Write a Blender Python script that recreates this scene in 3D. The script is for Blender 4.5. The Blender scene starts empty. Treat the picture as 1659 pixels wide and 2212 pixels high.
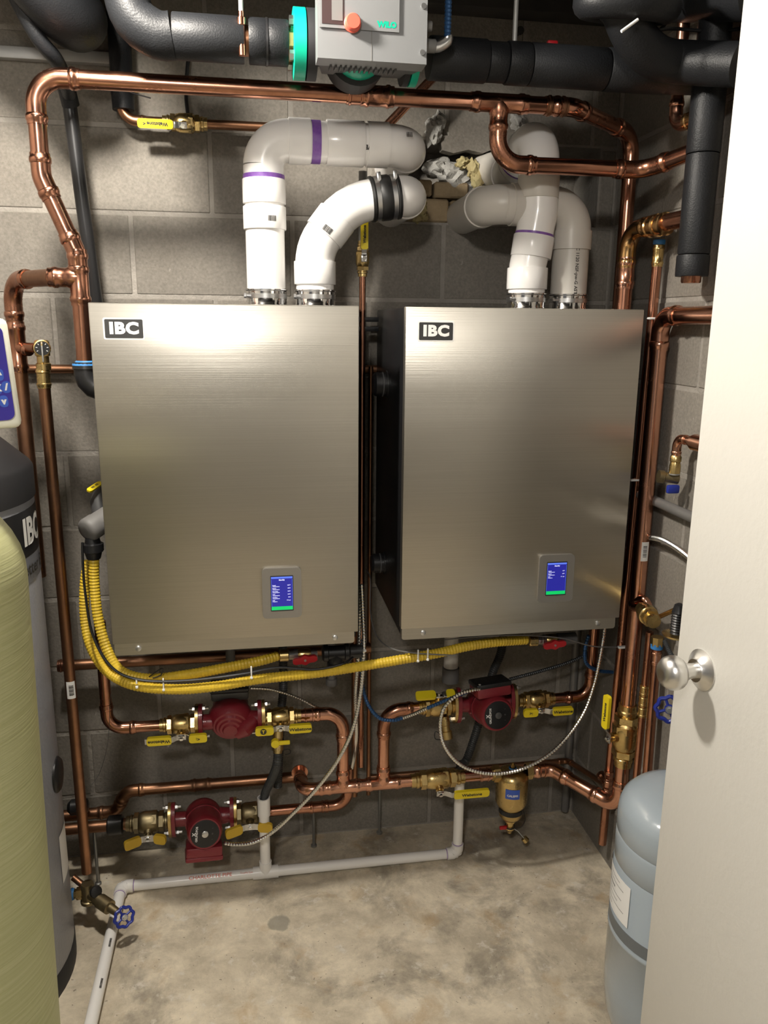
import bpy, bmesh, math, random
import numpy as np
from mathutils import Vector, Matrix, noise
random.seed(7)
SC = bpy.context.scene
COL = SC.collection
# ------------------------------------------------------------------ camera
IW, IH = 1659, 2212
CX, CY, FPX = 829.5, 1106.0, 1730.2
CAMD, CAMH = 2.2104, 1.5645
pit, yaw, rol = [math.radians(a) for a in (13.3046, 9.66796, .57249)]
F_ = Vector((math.sin(yaw)*math.cos(pit), math.cos(yaw)*math.cos(pit), -math.sin(pit)))
R_ = Vector((math.cos(yaw), -math.sin(yaw), 0)); U_ = R_.cross(F_)
R_, U_ = math.cos(rol)*R_+math.sin(rol)*U_, -math.sin(rol)*R_+math.cos(rol)*U_
CAM = Vector((0, -CAMD, CAMH))
cd = bpy.data.cameras.new('camera'); cam = bpy.data.objects.new('camera', cd); COL.objects.link(cam)
cd.sensor_fit = 'VERTICAL'; cd.sensor_height = 24; cd.lens = 24*FPX/IH; cd.clip_start = .02
mw = Matrix((R_, U_, -F_)).transposed().to_4x4(); mw.translation = CAM
cam.matrix_world = mw
SC.camera = cam
# ------------------------------------------------------------------ world and view
w = bpy.data.worlds.new('world'); SC.world = w; w.use_nodes = True
w.node_tree.nodes['Background'].inputs[0].default_value = (1, .98, .95, 1)
w.node_tree.nodes['Background'].inputs[1].default_value = .12
vs = SC.view_settings; vs.view_transform = 'Standard'; vs.look = 'None'; vs.gamma = 1; vs.exposure = 0.0
vs.use_curve_mapping = False
LAMP = Vector((-.34, -.86, 2.37)); LAMP_R = .055; LAMP_E = 900
FILL_POS = Vector((-.35, -2.75, 2.36)); FILL_E = 230  # added fill lamp behind the camera, brightens steel fronts and low pipework

# ------------------------------------------------------------------ pixel -> place helpers (survey of the room)
def ray(px, py): return F_+R_*((px-CX)/FPX)-U_*((py-CY)/FPX)
def P(px, py, d): r = ray(px, py); return CAM+r*((-d-CAM.y)/r.y)
def PX(px, py, X): r = ray(px, py); return CAM+r*(X/r.x)
def PZ(px, py, Z): r = ray(px, py); return CAM+r*((Z-CAM.z)/r.z)
V = Vector
EX, EY, EZ = V((1,0,0)), V((0,1,0)), V((0,0,1))

# ------------------------------------------------------------------ materials
MATS = {}
def mat(name, col, rough=.5, metal=0, bump=0, bscale=40, var=0, vscale=8, col2=None, stretch=None, spec=.5, emit=None, estr=0, coat=0, rvar=0):
    m = bpy.data.materials.new(name); MATS[name] = m; m.use_nodes = True
    nt = m.node_tree; b = nt.nodes['Principled BSDF']
    c = (*col, 1)
    b.inputs['Base Color'].default_value = c; b.inputs['Roughness'].default_value = rough
    b.inputs['Metallic'].default_value = metal; b.inputs['Specular IOR Level'].default_value = spec
    b.inputs['Coat Weight'].default_value = coat
    if emit: b.inputs['Emission Color'].default_value = (*emit, 1); b.inputs['Emission Strength'].default_value = estr
    if bump or var or rvar:
        tc = nt.nodes.new('ShaderNodeTexCoord'); mp = nt.nodes.new('ShaderNodeMapping')
        geo = nt.nodes.new('ShaderNodeNewGeometry')
        nt.links.new(geo.outputs['Position'], mp.inputs[0])
        if stretch: mp.inputs['Scale'].default_value = stretch
    if var or rvar:
        n = nt.nodes.new('ShaderNodeTexNoise'); n.inputs['Scale'].default_value = vscale; n.inputs['Detail'].default_value = 6; n.inputs['Roughness'].default_value = .65
        nt.links.new(mp.outputs[0], n.inputs['Vector'])
        rp = nt.nodes.new('ShaderNodeMapRange'); rp.inputs[1].default_value = .3; rp.inputs[2].default_value = .7
        nt.links.new(n.outputs[0], rp.inputs[0])
        if var:
            mx = nt.nodes.new('ShaderNodeMix'); mx.data_type = 'RGBA'
            c2 = col2 if col2 else tuple(x*(1-var) for x in col)
            mx.inputs[6].default_value = c; mx.inputs[7].default_value = (*c2, 1)
            nt.links.new(rp.outputs[0], mx.inputs[0]); nt.links.new(mx.outputs[2], b.inputs['Base Color'])
        if rvar:
            r2 = nt.nodes.new('ShaderNodeMapRange'); r2.inputs[3].default_value = max(.02, rough-rvar); r2.inputs[4].default_value = rough+rvar
            nt.links.new(rp.outputs[0], r2.inputs[0]); nt.links.new(r2.outputs[0], b.inputs['Roughness'])
    if bump:
        n2 = nt.nodes.new('ShaderNodeTexNoise'); n2.inputs['Scale'].default_value = bscale; n2.inputs['Detail'].default_value = 5
        nt.links.new(mp.outputs[0], n2.inputs['Vector'])
        bp = nt.nodes.new('ShaderNodeBump'); bp.inputs['Strength'].default_value = bump; bp.inputs['Distance'].default_value = .01
        nt.links.new(n2.outputs[0], bp.inputs['Height']); nt.links.new(bp.outputs[0], b.inputs['Normal'])
    return m
mat('copper', (.58, .29, .195), .22, 1, var=1, vscale=14, col2=(.40, .185, .115), rvar=.09)
mat('copper_new', (.74, .40, .28), .22, 1, var=1, vscale=20, col2=(.60, .30, .20), rvar=.08)
mat('copper_old', (.40, .20, .11), .38, 1, var=1, vscale=11, col2=(.24, .13, .08), rvar=.10)
mat('brass', (.74, .55, .24), .30, 1, var=1, vscale=25, col2=(.58, .42, .18), rvar=.08)
mat('brass_old', (.36, .29, .16), .45, 1, var=1, vscale=25, col2=(.22, .18, .11))
mat('brass_gold', (.80, .52, .22), .20, 1, var=1, vscale=10, col2=(.70, .40, .18))
mat('chrome', (.82, .82, .82), .10, 1)
mat('zinc', (.62, .62, .62), .32, 1)
mat('satin', (.72, .71, .69), .30, 1, bump=.05, bscale=200, stretch=(1,1,8))
mat('grey_pipe', (.19, .185, .18), .45, .3)
mat('pvc', (.86, .845, .825), .25, 0, coat=.2)
mat('pvc_beige', (.60, .57, .52), .35)  # darker, beiger plastic for rear flue pieces and condensate pipe
mat('primer', (.13, .035, .30), .4, var=1, vscale=30, col2=(.28, .14, .45))
mat('foam', (.010, .0108, .0125), .48, bump=.14, bscale=300, spec=.32)
mat('foam_seam', (.035, .036, .04), .6)
mat('black', (.012, .012, .013), .35)
mat('black_matte', (.015, .015, .017), .6)
mat('rubber', (.012, .012, .012), .45)
mat('dark_grey', (.07, .07, .072), .5)
mat('grey_plastic', (.16, .155, .15), .55)
mat('maroon', (.21, .016, .025), .35, bump=.1, bscale=150, coat=.2)
mat('red', (.42, .015, .02), .35)
mat('orange_red', (.72, .11, .07), .4)
mat('yellow', (.86, .68, .02), .38)
mat('yellow_worn', (.62, .40, .03), .5)
mat('hose_yellow', (.72, .50, .035), .45, var=1, vscale=30, col2=(.55, .37, .03))
mat('hose_black', (.035, .037, .038), .5)
mat('armor', (.80, .80, .78), .25, 1)
mat('armor_blue', (.035, .10, .24), .35, .5)
mat('armor_dark', (.05, .055, .06), .4, .6)
mat('white', (.85, .85, .83), .4)
mat('label', (.80, .80, .79), .5)
mat('ink', (.03, .03, .03), .5)
mat('ink_red', (.65, .16, .10), .5)
mat('blue_tape', (.05, .25, .62), .45, var=.5, vscale=60)
mat('blue_wheel', (.015, .03, .26), .35)
mat('blue_panel', (.045, .03, .33), .35)
mat('blue_key', (.05, .12, .55), .35)
mat('cream', (.83, .82, .70), .4)
mat('green', (0, .40, .25), .4)
mat('pump_grey', (.235, .24, .245), .40, .3)
mat('pump_window', (.055, .035, .035), .2)
mat('tank_grey', (.29, .305, .35), .35, bump=.12, bscale=120, coat=.1)
mat('tank_band', (.018, .018, .02), .4)
mat('tank_band_grey', (.17, .18, .21), .45)
mat('exp_grey', (.33, .38, .42), .22, coat=.35, bump=.04, bscale=60)
mat('exp_dark', (.13, .145, .155), .4)
mat('door_paint', (.68, .665, .62), .42, bump=.10, bscale=90)
mat('wood_dark', (.05, .045, .04), .8, var=.5, vscale=6)
mat('brick', (.36, .27, .16), .9, bump=.5, bscale=60, var=.4, vscale=12)
mat('spray_foam', (.50, .44, .22), .75, var=1, vscale=25, col2=(.34, .26, .12), bump=.2, bscale=50)
mat('plaster', (.48, .47, .44), .95, bump=.8, bscale=60, var=.4, vscale=15)
mat('void', (.012, .011, .010), .9)
mat('rod', (.30, .30, .29), .45, .8)
mat('lead', (.45, .45, .44), .5, .5)
mat('screen_blue', (.01, .01, .08), .2, emit=(.035, .035, .50), estr=.55)
mat('screen_bar', (.05, .1, .4), .2, emit=(.12, .20, .85), estr=.8)
mat('screen_green', (.0, .3, .1), .2, emit=(.01, .62, .12), estr=.75)
mat('screen_text', (.6, .6, .8), .3, emit=(.62, .66, .95), estr=.8)
mat('bezel', (.30, .285, .26), .35, .6)
mat('lamp_glass', (1, 1, 1), .3, emit=(1, .935, .835), estr=LAMP_E)
mat('fill_glass', (1, 1, 1), .3, emit=(1, .95, .88), estr=FILL_E)
mat('mortar', (.33, .305, .27), .95, bump=.5, bscale=90, var=.30, vscale=10)
mat('hall_paint', (.46, .44, .40), .7)
mat('ceiling_paint', (.13, .12, .11), .9, var=.3, vscale=5)

def steel():
    m = bpy.data.materials.new('stainless'); MATS['stainless'] = m; m.use_nodes = True
    nt = m.node_tree; b = nt.nodes['Principled BSDF']; b.inputs['Metallic'].default_value = 1
    geo = nt.nodes.new('ShaderNodeNewGeometry')
    mp = nt.nodes.new('ShaderNodeMapping'); mp.inputs['Scale'].default_value = (1.2, 1, 330)
    nt.links.new(geo.outputs['Position'], mp.inputs[0])
    n = nt.nodes.new('ShaderNodeTexNoise'); n.inputs['Scale'].default_value = 1.6; n.inputs['Detail'].default_value = 4
    nt.links.new(mp.outputs[0], n.inputs['Vector'])
    cr = nt.nodes.new('ShaderNodeMix'); cr.data_type = 'RGBA'
    cr.inputs[6].default_value = (.49, .465, .41, 1); cr.inputs[7].default_value = (.585, .555, .495, 1)
    nt.links.new(n.outputs[0], cr.inputs[0]); nt.links.new(cr.outputs[2], b.inputs['Base Color'])
    b.inputs['Roughness'].default_value = .36
    b.inputs['Anisotropic'].default_value = .75
    tg = nt.nodes.new('ShaderNodeTangent'); tg.direction_type = 'RADIAL'; tg.axis = 'Z'
    nt.links.new(tg.outputs[0], b.inputs['Tangent'])
    bp = nt.nodes.new('ShaderNodeBump'); bp.inputs['Strength'].default_value = .04; bp.inputs['Distance'].default_value = .004
    nt.links.new(n.outputs[0], bp.inputs['Height'])
    # slight waviness of the rolled sheet
    mp2 = nt.nodes.new('ShaderNodeMapping'); mp2.inputs['Scale'].default_value = (.5, 1, 8)
    nt.links.new(geo.outputs['Position'], mp2.inputs[0])
    n2 = nt.nodes.new('ShaderNodeTexNoise'); n2.inputs['Scale'].default_value = 1.0; n2.inputs['Detail'].default_value = 1.5
    nt.links.new(mp2.outputs[0], n2.inputs['Vector'])
    bp2 = nt.nodes.new('ShaderNodeBump'); bp2.inputs['Strength'].default_value = .10; bp2.inputs['Distance'].default_value = .02
    nt.links.new(n2.outputs[0], bp2.inputs['Height']); nt.links.new(bp.outputs[0], bp2.inputs['Normal'])
    nt.links.new(bp2.outputs[0], b.inputs['Normal'])
steel()

def block_mat():
    m = bpy.data.materials.new('concrete_block'); MATS['block'] = m; m.use_nodes = True
    nt = m.node_tree; b = nt.nodes['Principled BSDF']; b.inputs['Roughness'].default_value = .92
    geo = nt.nodes.new('ShaderNodeNewGeometry'); oi = nt.nodes.new('ShaderNodeObjectInfo')
    def nz(scale, detail):
        n = nt.nodes.new('ShaderNodeTexNoise'); n.inputs['Scale'].default_value = scale; n.inputs['Detail'].default_value = detail
        nt.links.new(geo.outputs['Position'], n.inputs['Vector']); return n
    a, c, s = nz(4, 6), nz(160, 2), nz(45, 3)
    m1 = nt.nodes.new('ShaderNodeMix'); m1.data_type = 'RGBA'
    m1.inputs[6].default_value = (.215, .19, .158, 1); m1.inputs[7].default_value = (.35, .325, .285, 1)
    nt.links.new(a.outputs[0], m1.inputs[0])
    m2 = nt.nodes.new('ShaderNodeMix'); m2.data_type = 'RGBA'; m2.blend_type = 'MULTIPLY'; m2.inputs[0].default_value = .55
    nt.links.new(m1.outputs[2], m2.inputs[6])
    r = nt.nodes.new('ShaderNodeMapRange'); r.inputs[3].default_value = .72; r.inputs[4].default_value = 1.1
    nt.links.new(oi.outputs['Random'], r.inputs[0]); nt.links.new(r.outputs[0], m2.inputs[7])
    m3 = nt.nodes.new('ShaderNodeMix'); m3.data_type = 'RGBA'; m3.blend_type = 'MULTIPLY'; m3.inputs[0].default_value = .5
    nt.links.new(m2.outputs[2], m3.inputs[6]); nt.links.new(c.outputs[0], m3.inputs[7])
    # light mineral specks
    r3 = nt.nodes.new('ShaderNodeMapRange'); r3.inputs[1].default_value = .72; r3.inputs[2].default_value = .78; r3.inputs[4].default_value = .35
    nt.links.new(s.outputs[0], r3.inputs[0])
    m4 = nt.nodes.new('ShaderNodeMix'); m4.data_type = 'RGBA'; m4.inputs[7].default_value = (.6, .57, .52, 1)
    nt.links.new(r3.outputs[0], m4.inputs[0]); nt.links.new(m3.outputs[2], m4.inputs[6])
    nt.links.new(m4.outputs[2], b.inputs['Base Color'])
    bp = nt.nodes.new('ShaderNodeBump'); bp.inputs['Strength'].default_value = .35; bp.inputs['Distance'].default_value = .004
    nt.links.new(c.outputs[0], bp.inputs['Height']); nt.links.new(bp.outputs[0], b.inputs['Normal'])
block_mat()

def floor_mat():
    m = bpy.data.materials.new('concrete_floor'); MATS['floor'] = m; m.use_nodes = True
    nt = m.node_tree; b = nt.nodes['Principled BSDF']; b.inputs['Roughness'].default_value = .7
    geo = nt.nodes.new('ShaderNodeNewGeometry')
    def nz(scale, detail, rough=.6, dist=0):
        n = nt.nodes.new('ShaderNodeTexNoise'); n.inputs['Scale'].default_value = scale; n.inputs['Detail'].default_value = detail
        n.inputs['Roughness'].default_value = rough; n.inputs['Distortion'].default_value = dist
        nt.links.new(geo.outputs['Position'], n.inputs['Vector']); return n
    def rng(n, a, b_, lo=0, hi=1):
        r = nt.nodes.new('ShaderNodeMapRange'); r.inputs[1].default_value = a; r.inputs[2].default_value = b_
        r.inputs[3].default_value = lo; r.inputs[4].default_value = hi; nt.links.new(n.outputs[0], r.inputs[0]); return r
    def mix(fac, prev, col):
        x = nt.nodes.new('ShaderNodeMix'); x.data_type = 'RGBA'; x.inputs[7].default_value = (*col, 1)
        nt.links.new(fac.outputs[0], x.inputs[0])
        if isinstance(prev, tuple): x.inputs[6].default_value = (*prev, 1)
        else: nt.links.new(prev.outputs[2], x.inputs[6])
        return x
    c = mix(rng(nz(7, 8, .72, .25), .38, .62), (.68, .60, .46), (.42, .365, .275))
    c = mix(rng(nz(4.2, 7, .7, .3), .50, .66, 0, .85), c, (.20, .175, .14))
    c = mix(rng(nz(9, 5, .6, .4), .57, .70, 0, .6), c, (.40, .28, .15))
    c = mix(rng(nz(22, 5, .65), .58, .68, 0, .75), c, (.64, .60, .52))
    c = mix(rng(nz(90, 2), .68, .74, 0, .8), c, (.15, .12, .09))
    # worn round patch
    vm = nt.nodes.new('ShaderNodeVectorMath'); vm.operation = 'DISTANCE'
    q = PZ(612, 1988, 0); vm.inputs[1].default_value = q
    ad = nt.nodes.new('ShaderNodeVectorMath'); ad.operation = 'ADD'
    sc_ = nt.nodes.new('ShaderNodeVectorMath'); sc_.operation = 'SCALE'; sc_.inputs[3].default_value = .022
    nn = nz(24, 3); nt.links.new(nn.outputs['Color'], sc_.inputs[0]); nt.links.new(geo.outputs['Position'], ad.inputs[0]); nt.links.new(sc_.outputs[0], ad.inputs[1])
    nt.links.new(ad.outputs[0], vm.inputs[0])
    r = nt.nodes.new('ShaderNodeMapRange'); r.inputs[1].default_value = .030; r.inputs[2].default_value = .036; r.inputs[3].default_value = .7; r.inputs[4].default_value = 0
    nt.links.new(vm.outputs['Value'], r.inputs[0])
    c = mix(r, c, (.21, .20, .165))
    nt.links.new(c.outputs[2], b.inputs['Base Color'])
    bp = nt.nodes.new('ShaderNodeBump'); bp.inputs['Strength'].default_value = .3; bp.inputs['Distance'].default_value = .004
    nt.links.new(nz(50, 6).outputs[0], bp.inputs['Height']); nt.links.new(bp.outputs[0], b.inputs['Normal'])
floor_mat()

def fibre_mat():
    m = bpy.data.materials.new('fibreglass'); MATS['fibre'] = m; m.use_nodes = True
    nt = m.node_tree; b = nt.nodes['Principled BSDF']; b.inputs['Roughness'].default_value = .45
    geo = nt.nodes.new('ShaderNodeNewGeometry')
    mp = nt.nodes.new('ShaderNodeMapping'); mp.inputs['Rotation'].default_value = (0, math.radians(28), 0); mp.inputs['Scale'].default_value = (4, 4, 260)
    nt.links.new(geo.outputs['Position'], mp.inputs[0])
    n = nt.nodes.new('ShaderNodeTexNoise'); n.inputs['Scale'].default_value = 1; n.inputs['Detail'].default_value = 3
    nt.links.new(mp.outputs[0], n.inputs['Vector'])
    x = nt.nodes.new('ShaderNodeMix'); x.data_type = 'RGBA'; x.inputs[6].default_value = (.30, .30, .13, 1); x.inputs[7].default_value = (.48, .48, .27, 1)
    nt.links.new(n.outputs[0], x.inputs[0]); nt.links.new(x.outputs[2], b.inputs['Base Color'])
    bp = nt.nodes.new('ShaderNodeBump'); bp.inputs['Strength'].default_value = .25; bp.inputs['Distance'].default_value = .003
    nt.links.new(n.outputs[0], bp.inputs['Height']); nt.links.new(bp.outputs[0], b.inputs['Normal'])
fibre_mat()

# ------------------------------------------------------------------ mesh helpers
class MB:
    def __init__(s): s.v = []; s.f = []
    def add(s, v, f):
        o = len(s.v); s.v += [V(p) for p in v]; s.f += [tuple(i+o for i in q) for q in f]; return s
    def sweep(s, pts, rad, n=16, cap=True, squash=None):
        """tube through pts, rad number or list; squash=(a,b,dir) flattens the section"""
        pts = [V(p) for p in pts]; m = len(pts)
        if not hasattr(rad, '__len__'): rad = [rad]*m
        T = []
        for i in range(m):
            a = pts[max(0, i-1)]; b = pts[min(m-1, i+1)]
            t = b-a
            if t.length < 1e-9: t = T[-1] if T else EZ
            T.append(t.normalized())
        up = EZ if abs(T[0].z) < .9 else EX
        nrm = (up-T[0]*up.dot(T[0])).normalized()
        vs_, fs = [], []
        for i in range(m):
            nrm = (nrm-T[i]*nrm.dot(T[i])).normalized(); bi = T[i].cross(nrm)
            for k in range(n):
                a = 2*math.pi*k/n
                vs_.append(pts[i]+(nrm*math.cos(a)+bi*math.sin(a))*rad[i])
        for i in range(m-1):
            for k in range(n):
                k2 = (k+1) % n
                fs.append((i*n+k, i*n+k2, (i+1)*n+k2, (i+1)*n+k))
        if cap:
            fs.append(tuple(range(n-1, -1, -1))); fs.append(tuple((m-1)*n+k for k in range(n)))
        return s.add(vs_, fs)
    def turn(s, p0, ax, prof, n=20, cap=True):
        """surface of revolution: prof list of (t, r) along ax from p0"""
        ax = V(ax).normalized()
        up = EZ if abs(ax.z) < .9 else EX
        a = (up-ax*up.dot(ax)).normalized(); b = ax.cross(a)
        vs_, fs = [], []; m = len(prof)
        for t, r in prof:
            r = max(r, 1e-5)
            for k in range(n):
                an = 2*math.pi*(k+.5)/n
                vs_.append(V(p0)+ax*t+(a*math.cos(an)+b*math.sin(an))*r)
        for i in range(m-1):
            for k in range(n):
                k2 = (k+1) % n
                fs.append((i*n+k, i*n+k2, (i+1)*n+k2, (i+1)*n+k))
        if cap:
            fs.append(tuple(range(n-1, -1, -1))); fs.append(tuple((m-1)*n+k for k in range(n)))
        return s.add(vs_, fs)
    def box(s, c, size, ax=None, bev=0, seg=2):
        """box centred at c; ax = three axis vectors"""
        bm = bmesh.new(); bmesh.ops.create_cube(bm, size=1)
        for v in bm.verts: v.co = V((v.co.x*size[0], v.co.y*size[1], v.co.z*size[2]))
        if bev: bmesh.ops.bevel(bm, geom=bm.edges[:]+bm.verts[:], offset=bev, segments=seg, affect='EDGES', profile=.5)
        bm.verts.index_update()
        ax = ax or (EX, EY, EZ)
        vv = [V(c)+ax[0]*v.co.x+ax[1]*v.co.y+ax[2]*v.co.z for v in bm.verts]
        ff = [tuple(v.index for v in f.verts) for f in bm.faces]
        bm.free(); return s.add(vv, ff)
    def prism(s, outline, o, u, v, n, t):
        """outline in (u,v) plane at o, extruded t along n"""
        m = len(outline)
        vv = [V(o)+u*a+v*b for a, b in outline]+[V(o)+u*a+v*b+n*t for a, b in outline]
        ff = [tuple(range(m-1, -1, -1)), tuple(range(m, 2*m))]+[(i, (i+1) % m, m+(i+1) % m, m+i) for i in range(m)]
        return s.add(vv, ff)
    def blob(s, c, r, sub=2, amp=.25, freq=3, seed=0):
        bm = bmesh.new(); bmesh.ops.create_icosphere(bm, subdivisions=sub, radius=1); bm.verts.index_update()
        vv = []
        for v in bm.verts:
            k = 1+amp*noise.noise(v.co*freq+V((seed*7.3, seed, 0)))+amp*.5*noise.noise(v.co*freq*2.3+V((seed, 3, seed*2.1)))
            vv.append(V(c)+V((v.co.x*r[0], v.co.y*r[1], v.co.z*r[2]))*k)
        ff = [tuple(v.index for v in f.verts) for f in bm.faces]; bm.free()
        return s.add(vv, ff)

WPOS = {}
def obj(name, mb, m, parent=None, smooth=True, angle=40):
    vs_, fs = mb.v, mb.f
    lo = V([min(v[i] for v in vs_) for i in range(3)]); hi = V([max(v[i] for v in vs_) for i in range(3)])
    c = (lo+hi)/2
    me = bpy.data.meshes.new(name); me.from_pydata([v-c for v in vs_], [], fs); me.validate(); me.update()
    bm = bmesh.new(); bm.from_mesh(me); bmesh.ops.recalc_face_normals(bm, faces=bm.faces); bm.to_mesh(me); bm.free()
    if smooth:
        me.shade_smooth(); me.set_sharp_from_angle(angle=math.radians(angle))
    me.materials.append(MATS[m])
    o = bpy.data.objects.new(name, me); COL.objects.link(o); place(o, c, parent); return o
def place(o, c, parent):
    if parent:
        o.parent = parent; o.location = c-WPOS[parent]
    else: o.location = c
    WPOS[o] = V(c)
def tag(o, label, cat, group=None):
    o['label'] = label; o['category'] = cat
    if group: o['group'] = group
    return o
def thing(name, label, cat, loc, group=None):
    o = bpy.data.objects.new(name, None); COL.objects.link(o); o.empty_display_size = .05
    o.location = loc; WPOS[o] = V(loc); return tag(o, label, cat, group)
def struct(o): o['kind'] = 'structure'; return o

def rrect(w, h, r, n=5):
    pts = []
    for cx, cy, a0 in ((w/2-r, h/2-r, 0), (-w/2+r, h/2-r, 90), (-w/2+r, -h/2+r, 180), (w/2-r, -h/2+r, 270)):
        for i in range(n+1):
            a = math.radians(a0+90*i/n); pts.append((cx+r*math.cos(a), cy+r*math.sin(a)))
    return pts

def catmull(pts, step=.01):
    pts = [V(p) for p in pts]; q = [pts[0]*2-pts[1]]+pts+[pts[-1]*2-pts[-2]]
    out = []
    for i in range(1, len(q)-2):
        a, b, c, d = q[i-1:i+3]; n = max(2, int((c-b).length/step))
        for k in range(n):
            t = k/n
            out.append(.5*((2*b)+(c-a)*t+(2*a-5*b+4*c-d)*t*t+(3*b-a-3*c+d)*t**3))
    out.append(pts[-1]); return out
def resample(pts, step):
    out = [pts[0]]; acc = 0
    for a, b in zip(pts, pts[1:]):
        L = (b-a).length; 
        if L < 1e-9: continue
        t = step-acc
        while t <= L:
            out.append(a+(b-a)*(t/L)); t += step
        acc = (acc+L) % step
    return out

# text as flat mesh laid on a plane or wrapped on a cylinder
def text(body, size, o, u, v, m, parent, name='lettering', bold=0, align='CENTER', wrap=None, sx=1, lift=.0004, space=1):
    cu = bpy.data.curves.new('t', 'FONT'); cu.body = body; cu.size = size; cu.align_x = align; cu.align_y = 'CENTER'; cu.offset = bold; cu.resolution_u = 3; cu.space_character = space
    cu.fill_mode = 'FRONT'
    to = bpy.data.objects.new('t', cu); COL.objects.link(to)
    dg = bpy.context.evaluated_depsgraph_get(); dg.update()
    me = to.evaluated_get(dg).to_mesh()
    n = u.cross(v).normalized()
    bm = bmesh.new(); bm.from_mesh(me)
    if wrap:
        for _ in range(4):
            ee = [e for e in bm.edges if e.calc_length() > wrap[2]*.18]
            if not ee or len(bm.verts) > 4000: break
            bmesh.ops.subdivide_edges(bm, edges=ee, cuts=1); bmesh.ops.triangulate(bm, faces=bm.faces[:])
    bm.verts.index_update(); cos = [q_.co.copy() for q_ in bm.verts]
    vv, ff = [], [tuple(q_.index for q_ in p.verts) for p in bm.faces]; bm.free()
    for co in cos:
        a, b = co.x*sx, co.y
        if wrap:           # (axis_point, axis, radius, across): a or b bent around the axis
            ap, ax, r, mode = wrap
            rel = V(o)-V(ap); rad0 = rel-ax*rel.dot(ax); e1 = rad0.normalized(); e2 = ax.cross(e1)
            along, arc = (b*v.dot(ax)+a*u.dot(ax)), (a*u.dot(e2)+b*v.dot(e2))
            th = arc/r
            vv.append(V(ap)+ax*(rel.dot(ax)+along)+(e1*math.cos(th)+e2*math.sin(th))*(r+lift))
        else: vv.append(V(o)+u*a+v*b+n*lift)
    to.to_mesh_clear(); bpy.data.objects.remove(to); bpy.data.curves.remove(cu)
    mb = MB(); mb.add(vv, ff)
    if not ff: return None
    return obj(name, mb, m, parent, smooth=False)

# ------------------------------------------------------------------ piping helpers
def bead_prof(r, L, rev=False):
    pr = [(0, r*1.10), (L*.42, r*1.10), (L*.48, r*1.20), (L*.62, r*1.23), (L*.76, r*1.20), (L*.82, r*1.11), (L, r*1.11), (L, r*1.0)]
    return pr
def elbow(parent, a, c, b, r, m, bend=3.0, sock=1.5, name='elbow'):
    """press elbow at corner c between directions to a and b; returns the tangent ends"""
    d1 = (a-c).normalized(); d2 = (b-c).normalized()
    ang = math.pi-d1.angle(d2); R = bend*r
    t = R*math.tan(ang/2); s1 = c+d1*t; s2 = c+d2*t
    bis = (d1+d2).normalized(); cen = c+bis*(R/math.cos(ang/2))
    ns = max(4, int(10*ang/1.57)); L = sock*r*1.3
    pts, rad = [], []
    for tt, rr in reversed(bead_prof(r, L)): pts.append(s1+d1*tt); rad.append(rr)
    e1 = (s1-cen).normalized(); e2 = (s2-cen); e2 = (e2-e1*e2.dot(e1)).normalized()
    for i in range(1, ns):
        a_ = ang*i/ns; pts.append(cen+(e1*math.cos(a_)+e2*math.sin(a_))*R); rad.append(r*1.10)
    for tt, rr in bead_prof(r, L): pts.append(s2+d2*tt); rad.append(rr)
    # shift coincident rings a hair so tangents stay defined
    for i in range(1, len(pts)):
        if (pts[i]-pts[i-1]).length < 1e-6: pts[i] = pts[i]+(pts[i]-(pts[i-2] if i > 1 else pts[i+1])).normalized()*2e-5
    obj(name, MB().sweep(pts, rad, 18), m, parent)
    return s1+d1*L*.5, s2+d2*L*.5
def run(parent, pts, r, m, em=None, bend=3.0, sock=1.5, pipe='pipe', elb='elbow'):
    """straight pipes with an elbow at every inner corner"""
    pts = [V(p) for p in pts]; em = em or m
    cuts = [pts[0]]
    for i in range(1, len(pts)-1):
        e1, e2 = elbow(parent, pts[i-1], pts[i], pts[i+1], r, em, bend, sock, elb)
        cuts += [e1, e2]
    cuts.append(pts[-1])
    for a, b in zip(cuts[::2], cuts[1::2]):
        if (b-a).length > .004 and (b-a).dot(b-a) > 0: obj(pipe, MB().sweep([a, b], r, 20), m, parent)
def coupling(parent, p, ax, r, m, L=None, name='coupling', k=1.0):
    L = L or r*4.4; ax = V(ax).normalized(); R = r*k
    pr = [(0, r*1.0), (0, R*1.11), (L*.10, R*1.11), (L*.14, R*1.22), (L*.22, R*1.22), (L*.26, R*1.10), (L*.74, R*1.10), (L*.78, R*1.22), (L*.86, R*1.22), (L*.90, R*1.11), (L, R*1.11), (L, r)]
    return obj(name, MB().turn(V(p)-ax*L/2, ax, pr, 20), m, parent)
def tee(parent, p, ax, br, r, m, rb=None, L=None, Lb=None):
    rb = rb or r; ax = V(ax).normalized(); br = V(br).normalized(); L = L or r*6.4; Lb = Lb or r*3.4
    mb = MB()
    pr = [(0, r), (0, r*1.11), (L*.06, r*1.11), (L*.09, r*1.22), (L*.15, r*1.22), (L*.18, r*1.10), (L*.82, r*1.10), (L*.85, r*1.22), (L*.91, r*1.22), (L*.94, r*1.11), (L, r*1.11), (L, r)]
    mb.turn(V(p)-ax*L/2, ax, pr, 20)
    mb.turn(V(p), br, [(0, rb*1.10), (r*1.0, rb*1.28), (r*1.35, rb*1.12), (Lb*.66, rb*1.10), (Lb*.72, rb*1.22), (Lb*.84, rb*1.22), (Lb*.88, rb*1.11), (Lb, rb*1.11), (Lb, rb)], 20)
    return obj('tee', mb, m, parent)
def ring(parent, p, ax, r, t, m, name='ring', n=20):
    ax = V(ax).normalized()
    return obj(name, MB().turn(V(p)-ax*t/2, ax, [(0, r*.9), (0, r*.97), (t*.2, r), (t*.8, r), (t, r*.97), (t, r*.9)], n), m, parent)
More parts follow.
